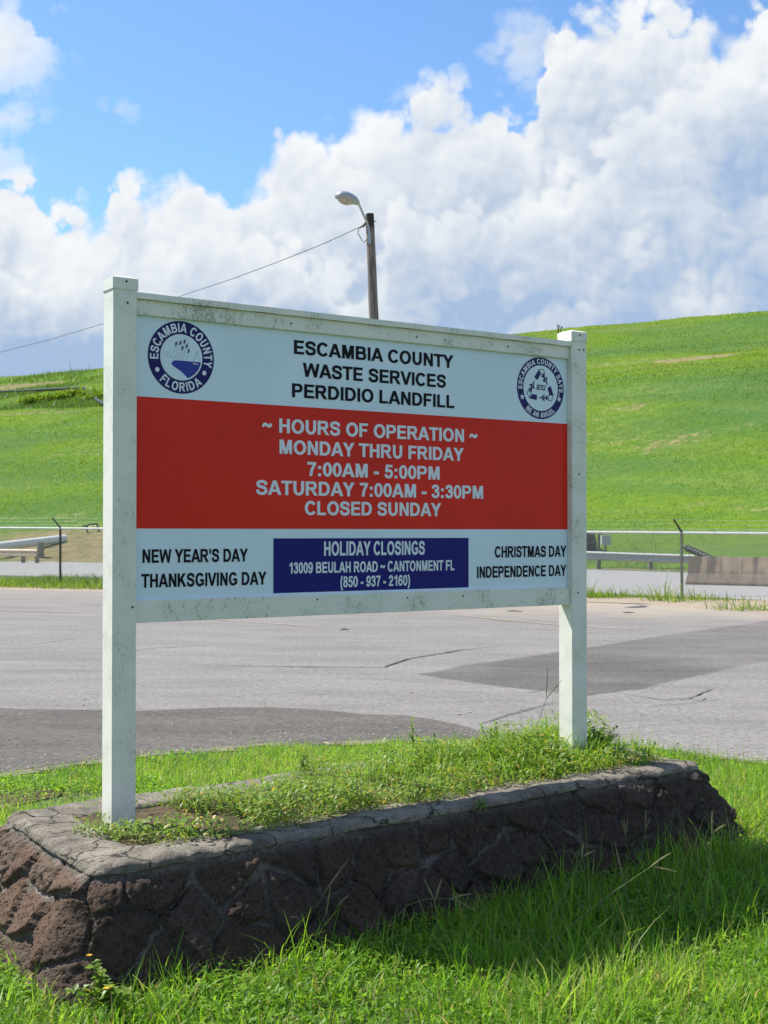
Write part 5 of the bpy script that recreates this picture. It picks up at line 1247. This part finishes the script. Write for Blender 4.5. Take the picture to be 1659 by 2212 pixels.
# dark pipe frame on the bank at the left
fY = on_terrain(190, 1152).y
fr_ = empty('pipe_rack', at_y(180, 1152, fY), 'dark pipe rack standing on the bank behind the fence at the left', 'rack')
f0 = at_y(180, 1152, fY)
def fl(px, py, dy=0.): return at_y(px, py, fY + dy) - f0
MB().tube([fl(177, 1135), fl(185, 1136), fl(195, 1133), fl(205, 1132), fl(210, 1132)], .045, 8).build('top_bar', M_rubber, fr_, True)
MB().tube([fl(187, 1135), fl(188, 1145), fl(191, 1156)], .045, 8).build('leg', M_rubber, fr_, True)
MB().tube([fl(210, 1132), fl(213, 1145), fl(216, 1153)], .045, 8).build('leg', M_rubber, fr_, True)
# black hose along the hill at the left
hp = [(-200, 856), (0, 851.5), (60, 849), (120, 847), (182, 844), (190, 851), (200, 861), (212, 872), (225, 880)]
tag(MB().tube([on_terrain(*q) + Vector((0, 0, .28)) for q in hp], .15, 8).build('gas_pipe', M_rubber, None, True), 'thin black pipe running along the upper hillside at the left', 'pipe')
# gas well head on the skyline
wY = 146; wb = on_terrain(1206, 722); o_ = at_y(1205, 722, wb.y)
wh = empty('gas_well', wb, 'gas wellhead pipes standing on the hill crest above the right post', 'wellhead')
MB().tube([(0, 0, -.5), (0, 0, .65), (-.08, 0, .95)], .07, 8).build('riser', M_iron, wh, True)
MB().tube([(.25, 0, -.5), (.26, 0, .5), (.34, 0, .8), (.42, 0, .65)], .05, 8).build('hose', M_rubber, wh, True)
MB().box(.06, .2, -.08, .08, .7, .92).build('valve', M_galv, wh)
# hillside shrubs at the left
def bush(at, r_, label, seed):
    q_ = np.random.default_rng(seed); n_ = 420; d = q_.normal(0, 1, (n_, 3)); d /= np.linalg.norm(d, axis=1)[:, None]; d[:, 2] = np.abs(d[:, 2]); rad = q_.uniform(.35, 1, n_)[:, None]
    P_ = d * rad * np.array([r_ * 1.7, r_ * 1.2, r_ * .75]); L_ = q_.uniform(.25, .5, n_)
    v_, f_, t_ = leaves(P_, L_, L_ * .5, q_.uniform(0, 6.28, n_), q_.normal(.3, .5, n_), np.clip(q_.normal(.45, .15, n_), 0, .8))
    o_ = from_arrays('bush', v_, f_, M_hgrass, None, {'tint': t_}); o_.location = at; tag(o_, label, 'bush', 'bushes on the left hillside')


for i, (px, py, r_, lab) in enumerate(((70, 872, 1.1, 'leftmost low bush on the hillside under the black pipe'), (84, 868, 1.0, 'low bush on the hillside just right of the leftmost one'), (128, 862, .9, 'low bush in the middle of the hillside row'), (150, 858, 1.0, 'low bush right of the middle of the hillside row'), (172, 855, 1.0, 'hillside bush below the bend of the black pipe'), (212, 862, 1.4, 'largest hillside bush, beside the left sign post'))):
    bush(on_terrain(px, py), r_, lab, 200 + i)
# sticks and pebbles lying on the road
for i, (px, py, L_, lab) in enumerate(((1112, 1322, .30, 'dark stick lying on the far side of the road'), (745, 1362, .14, 'small dark stick on the road under the sign'), (1358, 1325, .22, 'thin stick on the sandy road edge at the right'))):
    p_ = at_z(px, py, .012); a = random.uniform(-.3, .3)
    o = MB().tube([(-L_ / 2, 0, .012), (0, .02, .022), (L_ / 2, -.01, .012)], [.008, .012, .007], 6).build('stick', M_iron, None, True); o.location = p_; o.rotation_euler = (0, 0, a)
    tag(o, lab, 'stick', 'sticks on the road')
mbs = MB()
def pebble(r_, seed):
    bm = bmesh.new(); bmesh.ops.create_icosphere(bm, subdivisions=1, radius=r_)
    for v_ in bm.verts: v_.co *= 1 + mnoise.noise(v_.co * 40 + Vector((seed, 0, 0))) * .5; v_.co.z *= .6
    me = bpy.data.meshes.new('gravel'); bm.to_mesh(me); bm.free(); v_ = [tuple(q.co) for q in me.vertices]; f_ = [tuple(q.vertices) for q in me.polygons]; bpy.data.meshes.remove(me); return v_, f_
pb = [pebble(1., k) for k in range(4)]
for i in range(2200):
    x_ = random.uniform(-3.2, 3.2); yy = float(road_y(x_)) + abs(random.gauss(0, .45)) - .05 if random.random() < .75 else random.uniform(9, 13)
    if random.random() < .15 and x_ > 1: continue
    r_ = random.uniform(.0025, .007) if random.random() < .95 else random.uniform(.007, .014); v_, f_ = pb[i % 4]
    mbs.add([(x_ + a * r_, yy + c * r_, .010 + d * r_) for a, c, d in v_], f_)
M_gravel = plain('gravel', (.40, .36, .30), .9, 0, .45, 3)
tag(mbs.build('gravel', M_gravel, None, True), 'loose pebbles scattered along the near edge of the road', 'gravel', kind='stuff')
